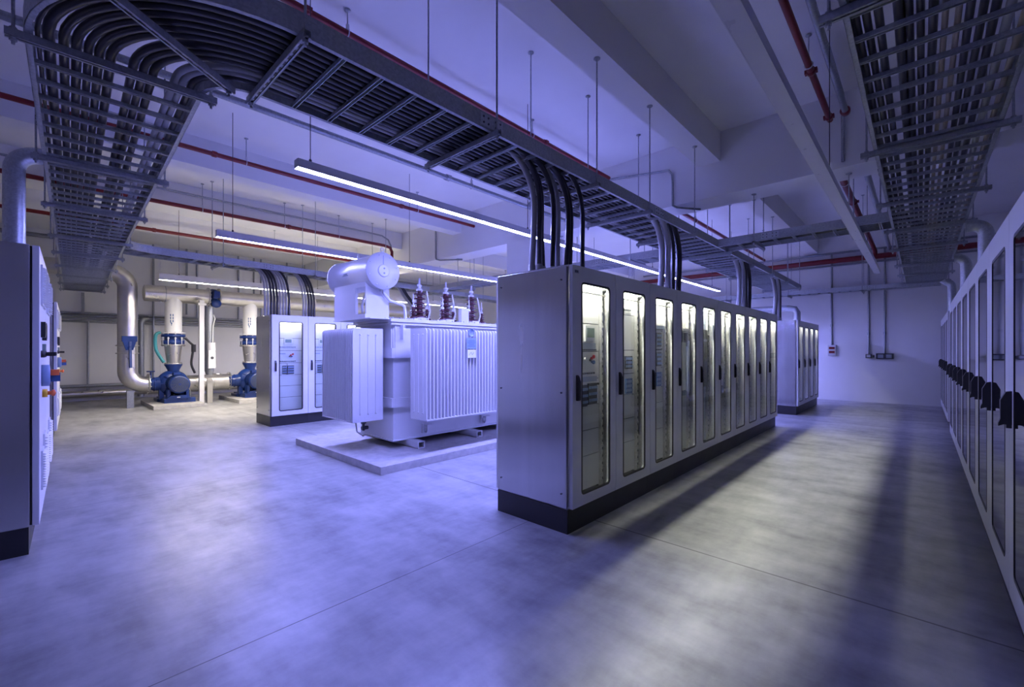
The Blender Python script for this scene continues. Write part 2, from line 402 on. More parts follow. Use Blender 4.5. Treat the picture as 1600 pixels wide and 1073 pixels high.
mid_labels = ['lit glass door cabinet with brushed steel end panel, nearest of the central row',
 'lit glass door cabinet with two dark square modules, second in the central row',
 'lit glass door cabinet holding three stacked breaker blocks, third in the central row',
 'lit glass door cabinet holding tall grey drive units, fourth in the central row',
 'glass door cabinet with dark blue grey interior, fifth in the central row',
 'lit glass door cabinet of bright rails, sixth in the central row',
 'lit glass door cabinet of bright rails, seventh in the central row',
 'lit glass door cabinet of bright rails, eighth in the central row',
 'lit glass door cabinet of bright rails, ninth in the central row',
 'lit glass door cabinet at the far end of the long central row of ten']
for k in range(10):
    t = glass_cabinet(mid_labels[k], (X0, Y0+k*CW, 0), styles[k], 'lit cabinets of the long central row', side=(k == 0))
    if k == 0:
        pl_ = MB().box(.035, .0365, .035, .09, 2.135, 2.16, 1)
        for i in range(3): pl_.box(.0365, .037, .042+i*.015, .05+i*.015, 2.14, 2.155, 0)
        pl_.build('name_tag', ['dark', 'strip'], t)
for k in range(4):
    glass_cabinet('lit glass door cabinet, %s of the short row near the far wall' % ORD[k], (X0, 11.93+k*CW, 0), dict(S_RAIL, led='cab_led_dim'),
                  'lit cabinets of the short row by the far wall', side=(k == 0))
for k in range(8):
    lab = ['lit glass door cabinet with display and steel side, behind the transformer',
           'lit glass door cabinet half hidden by the transformer radiator'][k] if k < 2 else \
          'glass door cabinet hidden behind the transformer, %s of its row' % ORD[k]
    glass_cabinet(lab, (-9.315, 3.10+k*.70, 0), dict(S_FRONT, led='cab_led_dim'), 'cabinets in the row behind the transformer', side=(k == 0))
# aisle row with dark glass, turned round to face the central row
RW = .95
rl = 'dark glass door cabinet with big handle, %s from the near end of the row'
for k in range(9):
    yy = 2.7+(k)*RW   # far edge of this cabinet
    glass_cabinet(rl % ORD[k], (.395, yy, 0), S_OFF, 'unlit cabinets along the side aisle', w=RW, d=.6, H=2.26, pl=.15, lit=False, rot=PI,
                  win=(.165, RW-.16, .30, 2.10), rear=False, hz=1.19, big=True, gl='dglass', hy=.085)
for k in range(4):
    glass_cabinet('dark glass door cabinet past the unlit row, %s of four' % ORD[k], (.415, 11.65+(k+1)*RW, 0), S_OFF,
                  'unlit cabinets nearest the far wall', w=RW, d=.6, H=2.24, pl=.15, lit=False, rot=PI, win=(.165, RW-.16, .30, 2.08), rear=False, hz=1.19, big=True, gl='dglass', hy=.085)
# ------------------------------------------------------------------ control cabinets at the near side
TA = math.radians(2.1)
def control_cabinet(label, loc, w=1.05, H=2.28, controls=True):
    t = thing('control_cabinet', label, 'cabinet', loc, PI/2-TA, 'steel control cabinets under the pump side tray')
    d = .8; pl = .2
    b = MB().box(-d, 0, 0, w, pl, H); b.build('body', 'steel', t, .004)
    p = MB().box(-d, -.004, 0, w-.002, 0, pl); p.build('plinth', 'plinth', t)
    sc = MB()
    for z in (.07, .14): sc.cyl((-.3, -.003, z), (-.3, .003, z), .006, seg=8)
    sc.build('screw', 'alu', t)
    door = MB().box(.012, .05, .006, w-.006, pl+.004, H-.004).build('door', 'ral', t, .003)
    MB().box(0, .013, .012, w-.012, pl+.01, H-.01).build('door_gasket', 'black', t)
    for (y0, y1, z0, z1, nm) in ((.16, .42, 1.85, 2.16, 0), (.52, .78, 1.85, 2.16, 0), (.18, .44, .42, .72, 0), (.56, .84, .42, .80, 0)):
        v = MB(); v.box(.05, .062, y0, y1, z0, z1)
        n = 14
        for i in range(n):
            z = z0+.015+i*(z1-z0-.03)/n; v.prism([(.062, z), (.082, z+.004), (.062, z+.014)], y0+.02, y1-.02, ax='y')
        v.build('vent_grille', 'ral', door)
    if not controls: return t
    for y0, y1, z0, z1 in ((.18, .30, 1.60, 1.72), (.40, .54, 1.58, 1.72)):
        g = MB().box(.05, .075, y0, y1, z0, z1); g.box(.075, .077, y0+.015, y1-.015, z0+.015, z1-.015, 1); g.build('panel_meter', ['black', 'dark'], door)
    MB().box(.05, .07, .42, .54, 1.49, 1.55).build('digital_display', 'screen', door)
    for y in (.2, .38, .56):
        h = MB(); h.lathe([(.028, 0), (.028, .02), (.014, .022), (.014, .03)], (.05, y, 1.47), (1, 0, 0), 14); h.box(.08, .13, y-.01, y+.01, 1.455, 1.485); h.build('rotary_handle', 'black', door)
    m = MB(); m.lathe([(.0, .0), (.085, 0), (.085, .045), (.05, .05)], (.05, .3, 1.30), (1, 0, 0), 24); m.build('main_switch', 'bluegrey', door)
    k = MB(); k.box(.10, .15, .26, .34, 1.30, 1.345, 0); k.box(.10, .155, .285, .315, 1.25, 1.32, 1); k.build('switch_lever', ['orange', 'darkblue'], door)
    e = MB(); e.lathe([(.0, 0), (.034, 0), (.034, .03), (.02, .03)], (.05, .44, 1.15), (1, 0, 0), 18, 0); e.lathe([(.016, .03), (.016, .05), (.026, .055), (.026, .07), (.0, .078)], (.05, .44, 1.15), (1, 0, 0), 18, 1)
    e.build('emergency_stop', ['yellow', 'orange'], door)
    return t
u = Vector((-math.cos(TA), math.sin(TA), 0))
base = Vector((-4.8, -.045, 0))
labs = ['steel control cabinet at the very edge of the picture with a broad brushed side panel', 'steel control cabinet adjoining the nearest one on its pump side',
        'steel control cabinet standing apart towards the pumps, its side panel showing', 'steel control cabinet last of the control line towards the pumps']
for k, s in enumerate((0, 1.06, 5.37, 6.43)):
    control_cabinet(labs[k], base+u*s, controls=k in (0, 2))
# ------------------------------------------------------------------ transformer on its concrete plinth
single(MB().box(-7.28, -4.73, 2.785, 7.0, 0, .1), 'concrete_plinth', 'concrete', 'wide concrete plinth under the power transformer', 'plinth', bevel=.006)
t = thing('power_transformer', 'pale grey oil filled power transformer with ribbed radiators and brown bushings', 'transformer', (-5.9, 4.6, .1))
def L(x): return x+5.9
def K(y): return y-4.6
tx0, tx1, ty0, ty1 = L(-6.42), L(-5.49), K(3.43), K(6.1)
a = MB().box(tx0, tx1, ty0, ty1, .1, 1.76)
a.box(tx0-.02, tx1+.02, ty0-.02, ty1+.02, .1, .125)
tank = a.build('tank', 'trafo', t, .006)
for z0, z1 in ((1.29, 1.43), (.59, .72)):
    r = MB(); o = .055
    r.box(tx0-o, tx1+o, ty0-o, ty0-.001, z0, z1); r.box(tx0-o, tx1+o, ty1+.001, ty1+o, z0, z1); r.box(tx1+.001, tx1+o, ty0, ty1, z0, z1); r.box(tx0-o, tx0-.001, ty0, ty1, z0, z1)
    r.build('stiffener_band', 'trafo', tank)
lid = MB().box(tx0-.08, tx1+.07, ty0-.08, ty1+.08, 1.80, 1.85); lid.box(tx0-.06, tx1+.05, ty0-.06, ty1+.06, 1.76, 1.795)
lidp = lid.build('lid', 'trafo', t, .004)
bo = MB()
for i in range(24):
    y = ty0-.04+i*(ty1-ty0+.08)/23
    for x in (tx1+.05, tx0-.06): bo.cyl((x, y, 1.85), (x, y, 1.868), .011, seg=6)
for i in range(9):
    x = tx0+i*(tx1-tx0)/8; bo.cyl((x, ty0-.06, 1.85), (x, ty0-.06, 1.868), .011, seg=6)
bo.build('lid_bolts', 'galv', lidp)['kind'] = 'stuff'
def radiator(horiz, x0, x1, y0, y1, z0, z1, n, endface):
    r = MB(); th = .012
    c = .05
    for i in range(n):
        f = i/(n-1)
        if horiz == 'y':     # plates stacked along Y, edges to +X
            y = y0+(y1-y0)*f
            r.prism([(x0, z0), (x1, z0), (x1, z1-c*.8), (x1-.02, z1-.012), (x1-c, z1), (x0, z1)], y-th/2, y+th/2, ax='y')
        else:
            x = x0+(x1-x0)*f
            r.prism([(y0, z0), (y1, z0), (y1, z1), (y0+c, z1), (y0+.02, z1-.012), (y0, z1-c*.8)], x-th/2, x+th/2, ax='x')
    if horiz == 'y':
        r.box(x0+.10, x1-.11, y0, y1, z1-.13, z1-.03); r.box(x0+.10, x1-.11, y0, y1, z0+.03, z0+.13)
        r.box(x0+.02, x1-.26, y0, y1, z0+.02, z1-.03)
        for q in (.22, .5, .78):
            xx = x0+(x1-x0)*q
            r.bar((xx, y0-.008, z0+.09), (xx, y0-.008, z1-.09), .02, .012, (0, 1, 0))
            for zz in (z0+.09, z1-.09): r.lathe([(0, .012), (.013, .008), (.016, 0)], (xx, y0-.006, zz), (0, -1, 0), 8)
        r.box(x0, x1+.004, y0-.004, y1, z0-.014, z0)
    else:
        r.box(x0, x1-.02, y0+.14, y1-.10, z1-.13, z1-.03); r.box(x0, x1-.02, y0+.14, y1-.1, z0+.03, z0+.13)
        r.box(x0, x1-.02, y0+.30, y1-.02, z0+.02, z1-.03)
        for q in (.24, .5, .76):
            yy = y0+(y1-y0)*q
            r.bar((x1+.008, yy, z0+.09), (x1+.008, yy, z1-.09), .02, .012, (1, 0, 0))
            for zz in (z0+.09, z1-.09): r.lathe([(0, .012), (.013, .008), (.016, 0)], (x1+.006, yy, zz), (1, 0, 0), 8)
        r.box(x0, x1+.004, y0-.004, y1, z0-.014, z0)
    o = r.build('radiator', 'trafo', t)
    return o
ra = radiator('y', L(-5.17), L(-4.8), K(3.51), K(5.95), .47, 1.70, 42, 0)
rb = radiator('x', L(-6.46), L(-5.55), K(2.85), K(3.30), .44, 1.70, 16, 0)
hp = MB()
for z in (.60, 1.56):
    for y in (3.9, 5.5): hp.cyl((tx1-.01, K(y), z), (L(-5.12), K(y), z), .06, seg=14)
    hp.cyl((L(-6.0), ty0+.01, z), (L(-6.0), K(3.26), z), .06, seg=14)
hp.build('radiator_header', 'trafo', t)
# brackets by the tank corner
bk = MB(); bk.box(tx1, tx1+.02, ty0+.02, ty0+.16, 1.36, 1.76); bk.box(tx1, tx1+.10, ty0+.10, ty0+.13, 1.55, 1.76); bk.box(tx1-.2, tx1-.02, ty0-.02, ty0, 1.4, 1.76)
bk.build('lifting_bracket', 'trafo', t)
# base channels
for y in (3.72, 4.85, 5.8):
    c = MB(); cy = K(y); xa, xb = L(-6.75), L(-5.22)
    c.box(xa, xb, cy-.06, cy+.06, .085, .10); c.box(xa, xb, cy-.06, cy-.045, 0, .085); c.box(xa, xb, cy+.045, cy+.06, 0, .085); c.box(xa, xb, cy-.06, cy+.06, 0, .012)
    c.build('base_channel', 'trafo', t)
for (x, y, ang) in ((L(-5.45), K(3.98), 0), (L(-5.45), K(5.18), 0)):
    g = MB(); g.box(x-.045, x+.02, y-.07, y-.05, .16, .30); g.box(x+.02, x+.10, y-.06, y+.05, .26, .29); g.box(x+.08, x+.1, y-.06, y+.05, .19, .26); g.box(x-.04, x+.08, y-.06, y+.05, .17, .19)
    g.build('jacking_lug', 'trafo', t)
vv = MB(); vx, vy = L(-6.2), ty0
vv.cyl((vx, vy, .22), (vx, vy-.10, .22), .028, seg=12); vv.cyl((vx, vy-.07, .18), (vx, vy-.07, .29), .02, seg=10); vv.lathe([(.0, 0), (.04, 0), (.04, .015), (0, .015)], (vx, vy-.07, .29), (0, 0, 1), 14)
vv.build('drain_valve', 'dark', t)
pp = MB(); pp.tube([(L(-6.36), ty0, .34), (L(-6.36), ty0-.06, .36), (L(-6.40), ty0-.09, .28), (L(-6.38), ty0-.08, .14), (L(-6.2), ty0-.07, .10)], .013, 8); pp.build('drain_pipe', 'trafo', t)
# bushings
def bushing(x, y, z, h, r, n, name):
    prof = [(r*1.05, 0), (r*1.05, .03), (r*.6, .035)]
    step = (h*.72)/n
    for i in range(n):
        zz = .05+i*step; k = 1-.08*i/n
        prof += [(r*.46*k, zz), (r*.46*k, zz+step*.28), (r*1.0*k, zz+step*.40), (r*.97*k, zz+step*.50), (r*.46*k, zz+step*.72)]
    top = .05+n*step
    prof += [(r*.5, top), (r*.42, top+.02), (.0, top+.02)]
    b = MB().lathe(prof, (x, y, z), (0, 0, 1), 20); o = b.build(name, 'porcelain', t)
    c = MB(); c.lathe([(r*.45, 0), (r*.45, .03), (r*.2, .035), (r*.2, .07), (r*.33, .075), (r*.33, .10), (r*.16, .11), (r*.12, .20), (0, .20)], (x, y, z+top+.01), (0, 0, 1), 14); c.build('terminal', 'alu', o)
    f = MB().lathe([(r*1.25, -.05), (r*1.25, 0), (r*.9, .004)], (x, y, z), (0, 0, 1), 18); f.build('flange', 'trafo', o)
for y in (4.04, 4.56, 5.12): bushing(L(-5.72), K(y), 1.90, .50, .108, 5, 'high_voltage_bushing')
for y, x in ((3.86, -5.62), (4.28, -5.85), (4.82, -5.85), (5.42, -5.78), (4.4, -5.6), (4.98, -5.62)): bushing(L(x), K(y), 1.88, .16, .055, 3, 'low_voltage_bushing')
for y in (4.15, 4.66, 5.22):
    hr = MB().tube([(L(-5.66), K(y), 1.86), (L(-5.62), K(y+.02), 2.0), (L(-5.66), K(y-.02), 2.32)], .012, 8); hr.build('arcing_horn', 'alu', t)
MB().box(L(-5.66), L(-5.58), K(4.78), K(4.94), 1.86, 2.10).build('terminal_box', 'trafo', t, .005)
# conservator
cy0, cz, cr = K(3.25), 2.50, .243
cx0, cx1 = L(-6.63), L(-5.45)
cs = MB().lathe([(0, 0), (cr-.02, 0), (cr, .0), (cr+.016, .005), (cr+.016, .03), (cr, .035), (cr, cx1-cx0-.03), (cr+.014, cx1-cx0-.028), (cr+.014, cx1-cx0), (0, cx1-cx0)], (cx0, cy0, cz), (1, 0, 0), 40)
con = cs.build('conservator', 'trafo', t)
ec = MB(); ec.lathe([(.085, 0), (.085, .02), (.075, .024), (0, .024)], (cx1, cy0, cz-.0), (1, 0, 0), 28)
for k in range(8):
    a_ = 2*PI*k/8+.3; ec.cyl((cx1, cy0+math.cos(a_)*cr*.9, cz+math.sin(a_)*cr*.9), (cx1+.01, cy0+math.cos(a_)*cr*.9, cz+math.sin(a_)*cr*.9), .009, seg=6)
ec.cyl((cx1+.02, cy0, cz+.03), (cx1+.032, cy0, cz+.03), .012, seg=8, mi=1); ec.cyl((cx1+.02, cy0, cz-.035), (cx1+.032, cy0, cz-.035), .012, seg=8, mi=1)
ec.box(cx1, cx1+.004, cy0-.003, cy0+.003, cz+.09, cz+.21, 1)
ec.build('end_cover', ['trafo', 'strip'], con)
ey = MB(); ey.tube([(cx1-.03+math.cos(q)*0, cy0+math.cos(q)*.026, cz+cr+.05+math.sin(q)*.026) for q in [2*PI*k/12 for k in range(12)]], .009, 8, closed=True); ey.cyl((cx1-.03, cy0, cz+cr-.005), (cx1-.03, cy0, cz+cr+.03), .014, seg=8)
ey.build('lifting_eye', 'trafo', con)
fl = MB(); fl.cyl((L(-6.15), cy0, cz+cr-.01), (L(-6.15), cy0, cz+cr+.05), .02, seg=10); fl.cyl((L(-6.15), cy0, cz+cr+.05), (L(-6.15), cy0, cz+cr+.11), .02, .004, seg=10); fl.build('filler_cap', 'trafo', con)
ml = MB()
ml.box(L(-6.16), L(-5.99), cy0-cr-.003, cy0-cr+.02, cz-.035, cz-.028); ml.box(L(-6.12), L(-6.03), cy0-cr-.0035, cy0-cr+.02, cz-.02, cz-.0, 0)
ml.build('level_mark', 'strip', con)
# saddle supports
sd = MB(); yF, yBk = K(3.07), K(3.43); za = 1.845
def saddle_x(x0, x1):
    n = 8; ypts = [yF+(yBk-yF)*k/n for k in range(n+1)]
    top = [(y, cz-math.sqrt(max(cr*cr-(y-cy0)**2, .001))+.004) for y in ypts]
    sd.prism([(yF, za), (yBk, za)]+top[::-1], x0, x1, ax='x')
saddle_x(L(-5.62), L(-5.60)); saddle_x(L(-6.52), L(-6.50))
sd.box(L(-6.52), L(-5.87), yF-.012, yF, za, cz-.155); sd.box(L(-5.87), L(-5.60), yF-.012, yF, za, za+.06); sd.box(L(-5.87), L(-5.60), yF-.012, yF, cz-.22, cz-.155)
sd.box(L(-6.55), L(-5.45), yF-.02, yBk+.02, za-.012, za)
sd.build('conservator_support', 'trafo', t)
bz = MB(); bz.tube([(L(-5.56), cy0+.05, cz-cr+.01), (L(-5.55), cy0+.06, cz-cr-.05), (L(-5.54), cy0+.16, cz-.40), (L(-5.54), cy0+.34, cz-.43), (L(-5.54), cy0+.40, cz-.46), (L(-5.54), cy0+.42, 1.85)], .022, 10)
bz.cyl((L(-5.56), cy0+.05, cz-cr-.03), (L(-5.56), cy0+.05, cz-cr+.03), .035, seg=12)
bz.build('oil_pipe', 'trafo', t)
pi_ = MB(); pi_.tube([(L(-6.05), ty0-.1, 1.87), (L(-6.05), ty0-.1, 2.14), (L(-6.05), ty0+.05, 2.2)], .02, 10); pi_.tube([(L(-6.1), K(3.3), za+.03), (L(-5.95), K(3.2), za+.2), (L(-5.97), K(3.25), za+.35)], .018, 8); pi_.build('breather_pipe', 'alu', t)
# plates on the radiator
em = MB(); px = L(-4.788); ey_, ez = K(4.286), 1.655
em.lathe([(0, 0), (.062, 0), (.062, .008), (.05, .008), (.05, .005), (0, .005)], (px, ey_, ez), (1, 0, 0), 28, 0)
for k in range(3): em.bar((px+.007, ey_-.03+k*.025, ez-.015), (px+.007, ey_-.02+k*.025, ez+.015), .006, .004, (1, 0, 0), 1)
em.build('round_badge', ['bluegrey', 'strip'], t)
npn = MB(); npn.box(px, px+.006, ey_-.095, ey_+.095, 1.42, 1.58, 0)
for k, (z, w_) in enumerate(((1.53, .07), (1.505, .075), (1.48, .05), (1.455, .07))): npn.box(px+.006, px+.007, ey_-w_, ey_+w_, z, z+.008, 1)
npn.build('rating_plate', ['bluegrey', 'darkblue'], t)
wp = MB(); wp.box(px, px+.012, ey_-.08, ey_+.08, 1.29, 1.41, 0)
wp.bar((px+.0125, ey_-.05, 1.33), (px+.0125, ey_-.02, 1.37), .006, .003, (1, 0, 0), 1); wp.bar((px+.0125, ey_-.01, 1.37), (px+.0125, ey_+.01, 1.33), .006, .003, (1, 0, 0), 1); wp.bar((px+.0125, ey_+.01, 1.33), (px+.0125, ey_+.04, 1.37), .006, .003, (1, 0, 0), 1)
wp.build('notice_plate', ['trafo', 'strip'], t)
# ------------------------------------------------------------------ pumps and pipework
def flange(mb, c, axis, r, th=.03, bolts=12, mi=0, mb_i=0):
    ax = Vector(axis).normalized(); c = Vector(c)
    mb.lathe([(r*.5, -th/2), (r, -th/2), (r, th/2), (r*.5, th/2)], c, ax, 28, mi)
    ref = Vector((0,0,1)) if abs(ax.z) < .9 else Vector((1,0,0)); u_ = ax.cross(ref).normalized(); w_ = ax.cross(u_)
    for k in range(bolts):
        a_ = 2*PI*(k+.5)/bolts; p = c+(u_*math.cos(a_)+w_*math.sin(a_))*r*.9
        mb.cyl(p-ax*(th/2+.02), p+ax*(th/2+.02), r*.05, seg=6, mi=mb_i)
PX = -15.0
def pump(y, label, pad_label):
    padc = MB().box(-16.05, -14.0, y-.55, y+.52, 0, .1)
    single(padc, 'concrete_pad', 'concrete', pad_label, 'plinth', 'pads under the pumps', .006)
    t = thing('centrifugal_pump', label, 'pump', (PX, y, .1), 0, 'blue pumps below the header pipe')
    b = MB(); b.box(-.62, .50, -.26, .42, 0, .12); b.box(-.66, -.1, -.32, .36, 0, .08); b.build('base_frame', 'pumpblue', t, .008)
    v = MB(); zc = .50
    # volute: a flattened spiral casing, axis along X
    v.lathe([(0, -.20), (.16, -.20), (.26, -.17), (.34, -.09), (.36, 0), (.34, .09), (.26, .17), (.16, .2), (0, .2)], (-.02, 0, zc), (1, 0, 0), 32)
    v.lathe([(.13, .1), (.135, .36), (.20, .50)], (-.02, .02, zc), (0, 0, 1), 20)
    v.tube([(-.02, -.55, zc-.02), (-.02, -.28, zc)], [.15, .19], 20)
    for k in range(8):
        a_ = PI*2*k/8; v.bar((-.02+.17, math.cos(a_)*.12, zc+math.sin(a_)*.12), (-.02+.17, math.cos(a_)*.30, zc+math.sin(a_)*.30), .02, .05, (1, 0, 0))
    v.box(-.10, .08, -.30, -.20, .08, zc-.1); v.box(-.10, .08, .20, .30, .08, zc-.1)
    flange(v, (-.02, .02, zc+.50), (0, 0, 1), .20, .03, 10)
    flange(v, (-.02, -.50, zc-.02), (0, 1, 0), .19, .03, 10); flange(v, (-.02, -.40, zc-.01), (0, 1, 0), .19, .02, 0)
    v.build('volute_casing', 'pumpblue', t)
    m = MB()
    m.lathe([(.0, .16), (.22, .16), (.23, .20), (.225, .22), (.225, .55), (.24, .56), (.24, .66), (.225, .685)], (-.02, .04, zc), (1, 0, 0), 36)
    for k in range(30):
        a_ = 2*PI*k/30; m.bar((.22, .04+math.cos(a_)*.232, zc+math.sin(a_)*.232), (.52, .04+math.cos(a_)*.232, zc+math.sin(a_)*.232), .008, .025, (0, math.cos(a_), math.sin(a_)))
    m.box(.18, .36, -.04, .12, zc+.22, zc+.30)
    for sy in (-1, 1): m.box(.22, .50, .04+sy*.20-.03, .04+sy*.20+.03, .12, zc-.14)
    m.prism([(-.22, .12), (.30, .12), (.22, .2), (-.14, .2)], .16, .56)
    mo = m.build('motor', 'pumpblue', t)
    f = MB(); xx = .665
    f.lathe([(.23, -.005), (.225, .018), (.19, .03), (.0, .034)], (xx-.02, .04, zc), (1, 0, 0), 36, 0)
    for rr in (.05, .085, .12, .155, .19): f.lathe([(rr-.006, .036 if rr < .18 else .03), (rr, .042 if rr < .18 else .036), (rr+.006, .036 if rr < .18 else .03)], (xx-.02, .04, zc), (1, 0, 0), 32, 1)
    for k in range(12):
        a_ = 2*PI*k/12; f.bar((xx+.018, .04+math.cos(a_)*.04, zc+math.sin(a_)*.04), (xx+.016, .04+math.cos(a_)*.20, zc+math.sin(a_)*.20), .008, .008, (1, 0, 0), 1)
    f.build('fan_cover', ['pumpblue', 'dark'], mo)
    MB().box(.563, .57, .0, .07, .14, .165).build('type_plate', 'alu', t)
    tb = MB().tube([(.2, .36, .12), (.2, .36, .28), (.2, .30, .38), (.2, .26, .42)], .014, 8); tb.build('guard_rail', 'conduit', t)
    return t
def riser(y, label):
    t = thing('riser_pipe', label, 'pipe', (PX, y, 1.12), 0, 'white risers from the pumps')
    z0 = 1.12
    c = MB(); c.tube([(-.02, .02, .02), (-.02, .02, .52)], [.15, .205], 28); flange(c, (-.02, .02, .015), (0, 0, 1), .20, .03, 12); flange(c, (-.02, .02, .52), (0, 0, 1), .27, .035, 14)
    c.build('reducer', 'steel_pipe', t)
    j = MB(); j.cyl((-.02, .02, .54), (-.02, .02, .83), .20, seg=28, mi=0)
    j.lathe([(.2, 0), (.255, .0), (.255, .10), (.2, .10)], (-.02, .02, .55), (0, 0, 1), 28, 0); j.lathe([(.2, 0), (.27, 0), (.27, .07), (.2, .07)], (-.02, .02, .74), (0, 0, 1), 28, 0)
    for k in range(10):
        a_ = 2*PI*k/10; p = (-.02+math.cos(a_)*.25, .02+math.sin(a_)*.25)
        j.cyl((*p, .50), (*p, .88), .013, seg=6, mi=1); j.cyl((*p, .69), (*p, .72), .026, seg=6, mi=1)
    j.lathe([(.2, 0), (.272, 0), (.272, .03), (.2, .03)], (-.02, .02, .83), (0, 0, 1), 28, 1)
    j.build('expansion_joint', ['pumpblue', 'alu'], t)
    p = MB(); p.cyl((-.02, .02, .86), (-.02, .02, 3.02-z0-.1), .19, seg=36)
    p.build('upright_pipe', 'wall', t)
    s = MB(); rr = .1915
    def curved(a0, a1, z_0, z_1):
        n = 3
        vs = []; fs = []
        for i in range(n+1):
            a_ = a0+(a1-a0)*i/n
            for z in (z_0, z_1): vs.append((-.02+math.cos(a_)*rr, .02+math.sin(a_)*rr, z))
        for i in range(n): fs.append((2*i, 2*i+2, 2*i+3, 2*i+1))
        s.add(vs, fs, 0)
    ca = -.35
    for z_0, z_1 in ((1.22, 1.28), (1.30, 1.36)):
        curved(ca-.2, ca-.08, z_0, z_1); curved(ca+.08, ca+.2, z_0, z_1)
    curved(ca-.2, ca-.08, 1.12, 1.20); curved(ca+.08, ca+.2, 1.14, 1.20); curved(ca-.1, ca+.04, 1.08, 1.13); curved(ca-.06, ca, 1.04, 1.08)
    s.build('flow_arrow_marking', 'darkblue', t)
    return t
pump(2.50, 'blue pump with round motor fan cover, the one nearer the corner elbow pipe', 'low concrete pad under the pump nearer the elbow pipe')
pump(4.38, 'blue pump partly hidden behind the steel cabinet side', 'low concrete pad running behind the steel cabinet side')
riser(2.50, 'white riser pipe with blue collar above the pump nearer the elbow')
riser(4.38, 'white riser pipe with blue collar above the half hidden pump')
# header
HZ = 3.02
t = thing('header_pipe', 'thick steel header pipe running level above both pumps', 'pipe', (PX, 1.9, HZ))
MB().cyl((-.02, 0, 0), (-.02, 1.42, 0), .215, seg=40).tube([(-.02, -.02, 0), (-.02, 0, 0)], [.17, .215], 40).build('pipe_section', 'steel_pipe', t)
MB().cyl((-.02, 1.66, 0), (-.02, 8.4, 0), .215, seg=40).build('pipe_section', 'steel_pipe', t)
q = MB(); q.lathe([(.2155, 0), (.219, .012), (.2155, .024)], (-.02, .42, 0), (0, 1, 0), 40); q.build('weld_ring', 'conduit', t)
v = MB(); flange(v, (-.02, 1.42, 0), (0, 1, 0), .275, .03, 14); flange(v, (-.02, 1.68, 0), (0, 1, 0), .275, .03, 14)
v.build('flange_pair', 'steel_pipe', t)
v = MB(); v.lathe([(.18, -.06), (.25, -.05), (.25, .05), (.18, .06)], (-.02, 1.55, 0), (0, 1, 0), 28); v.cyl((.15, 1.55, .1), (.33, 1.55, .1), .05, seg=12); v.box(.26, .38, 1.48, 1.62, -.04, .15); v.lathe([(.0, 0), (.12, .0), (.12, .05), (.0, .05)], (.27, 1.55, -.19), (1, 0, 0), 20)
v.build('butterfly_valve', 'pumpblue', t)
# elbow riser next to the corner
t = thing('elbow_pipe', 'big stainless pipe with elbows top and bottom standing before the far left wall'.replace('far left wall', 'pump side wall'), 'pipe', (PX-.05, 1.57, 0))
def sweep_pts():
    p = [(0, .40, .60), (0, .36, .60)]
    p += [(0, .33-.33*math.sin(a_), .93-.33*math.cos(a_)) for a_ in [PI/2*k/8 for k in range(9)]]
    p = [(0, .42, .60)]+[(0, .36-.36*math.sin(PI/2*k/8), .96-.36*math.cos(PI/2*k/8)) for k in range(9)]
    p += [(0, 0, 1.3), (0, 0, 3.1)]
    p += [(0, -.38+.38*math.cos(PI/2*k/8), 3.12+.38*math.sin(PI/2*k/8)) for k in range(9)]
    p += [(0, -1.2, 3.5)]
    p += [(-.38*math.sin(PI/2*k/8), -1.2-.38+.38*math.cos(PI/2*k/8), 3.5) for k in range(1, 3)]
    return p
pts = sweep_pts()[:-2]+[(0, -1.25, 3.5), (-.06, -1.42, 3.5), (-.18, -1.54, 3.5), (-.34, -1.60, 3.5), (-3.1, -1.62, 3.5)]
MB().tube(pts, .205, 32, cap=False).build('bent_pipe', 'steel_pipe', t)
v = MB(); flange(v, (0, .42, .60), (0, 1, 0), .27, .035, 14); flange(v, (0, 0, 1.62), (0, 0, 1), .235, .03, 0); flange(v, (0, 0, 1.42), (0, 0, 1), .235, .03, 0)
v.build('pipe_flange', 'steel_pipe', t)
v = MB(); v.box(.16, .30, -.14, .16, 1.72, 1.86); v.prism([(-.12, 1.72), (.14, 1.72), (.08, 1.50), (-.06, 1.50)], .17, .28); v.bar((.27, .02, 1.72), (.30, .03, 1.05), .05, .04); v.build('valve_lever', 'pumpblue', t)
v = MB(); v.box(-.08, .06, -.02, .12, 0, .45); v.build('support_foot', 'conduit', t)
v = MB(); v.cyl((0, .45, .60), (0, .5, .6), .12, seg=20); v.lathe([(.02, 0), (.09, 0), (.09, .03), (.02, .03)], (.05, .46, .92), (0, 0, 1), 18); v.cyl((.05, .46, .75), (.05, .46, .93), .02, seg=8); v.build('isolating_valve', 'pumpblue', t)
# low suction manifold between pumps
t = thing('suction_pipe', 'stainless level pipe at pump height between the two pumps', 'pipe', (PX-.12, 2.85, .58))
MB().cyl((0, 0, 0), (0, 1.02, 0), .215, seg=36).build('pipe_section', 'steel_pipe', t)
v = MB(); flange(v, (0, 1.02, 0), (0, 1, 0), .27, .03, 14); flange(v, (0, .62, 0), (0, 1, 0), .222, .02, 0); v.build('pipe_flange', 'steel_pipe', t)
v = MB(); v.lathe([(.03, 0), (.10, 0), (.10, .04), (0, .04)], (0, .72, .20), (0, 0, 1), 18); v.build('inspection_cap', 'steel_pipe', t)
single(MB().box(-14.98, -14.86, 3.27, 3.40, 0, .60).prism([(-.08+3.335, .58), (.08+3.335, .58), (.06+3.335, .70), (-.06+3.335, .70)], -14.98, -14.86), 'pipe_support_post', 'steel_pipe', 'short steel post carrying the level pipe between the pumps', 'post')
single(MB().box(-14.67, -14.55, 3.02, 3.13, 0, 2.88).box(-14.74, -14.5, 2.98, 3.17, 2.74, 2.80).box(-14.72, -14.52, 2.96, 3.2, 0, .015), 'header_support_post', 'alu', 'tall pale square post holding up the header pipe', 'post')
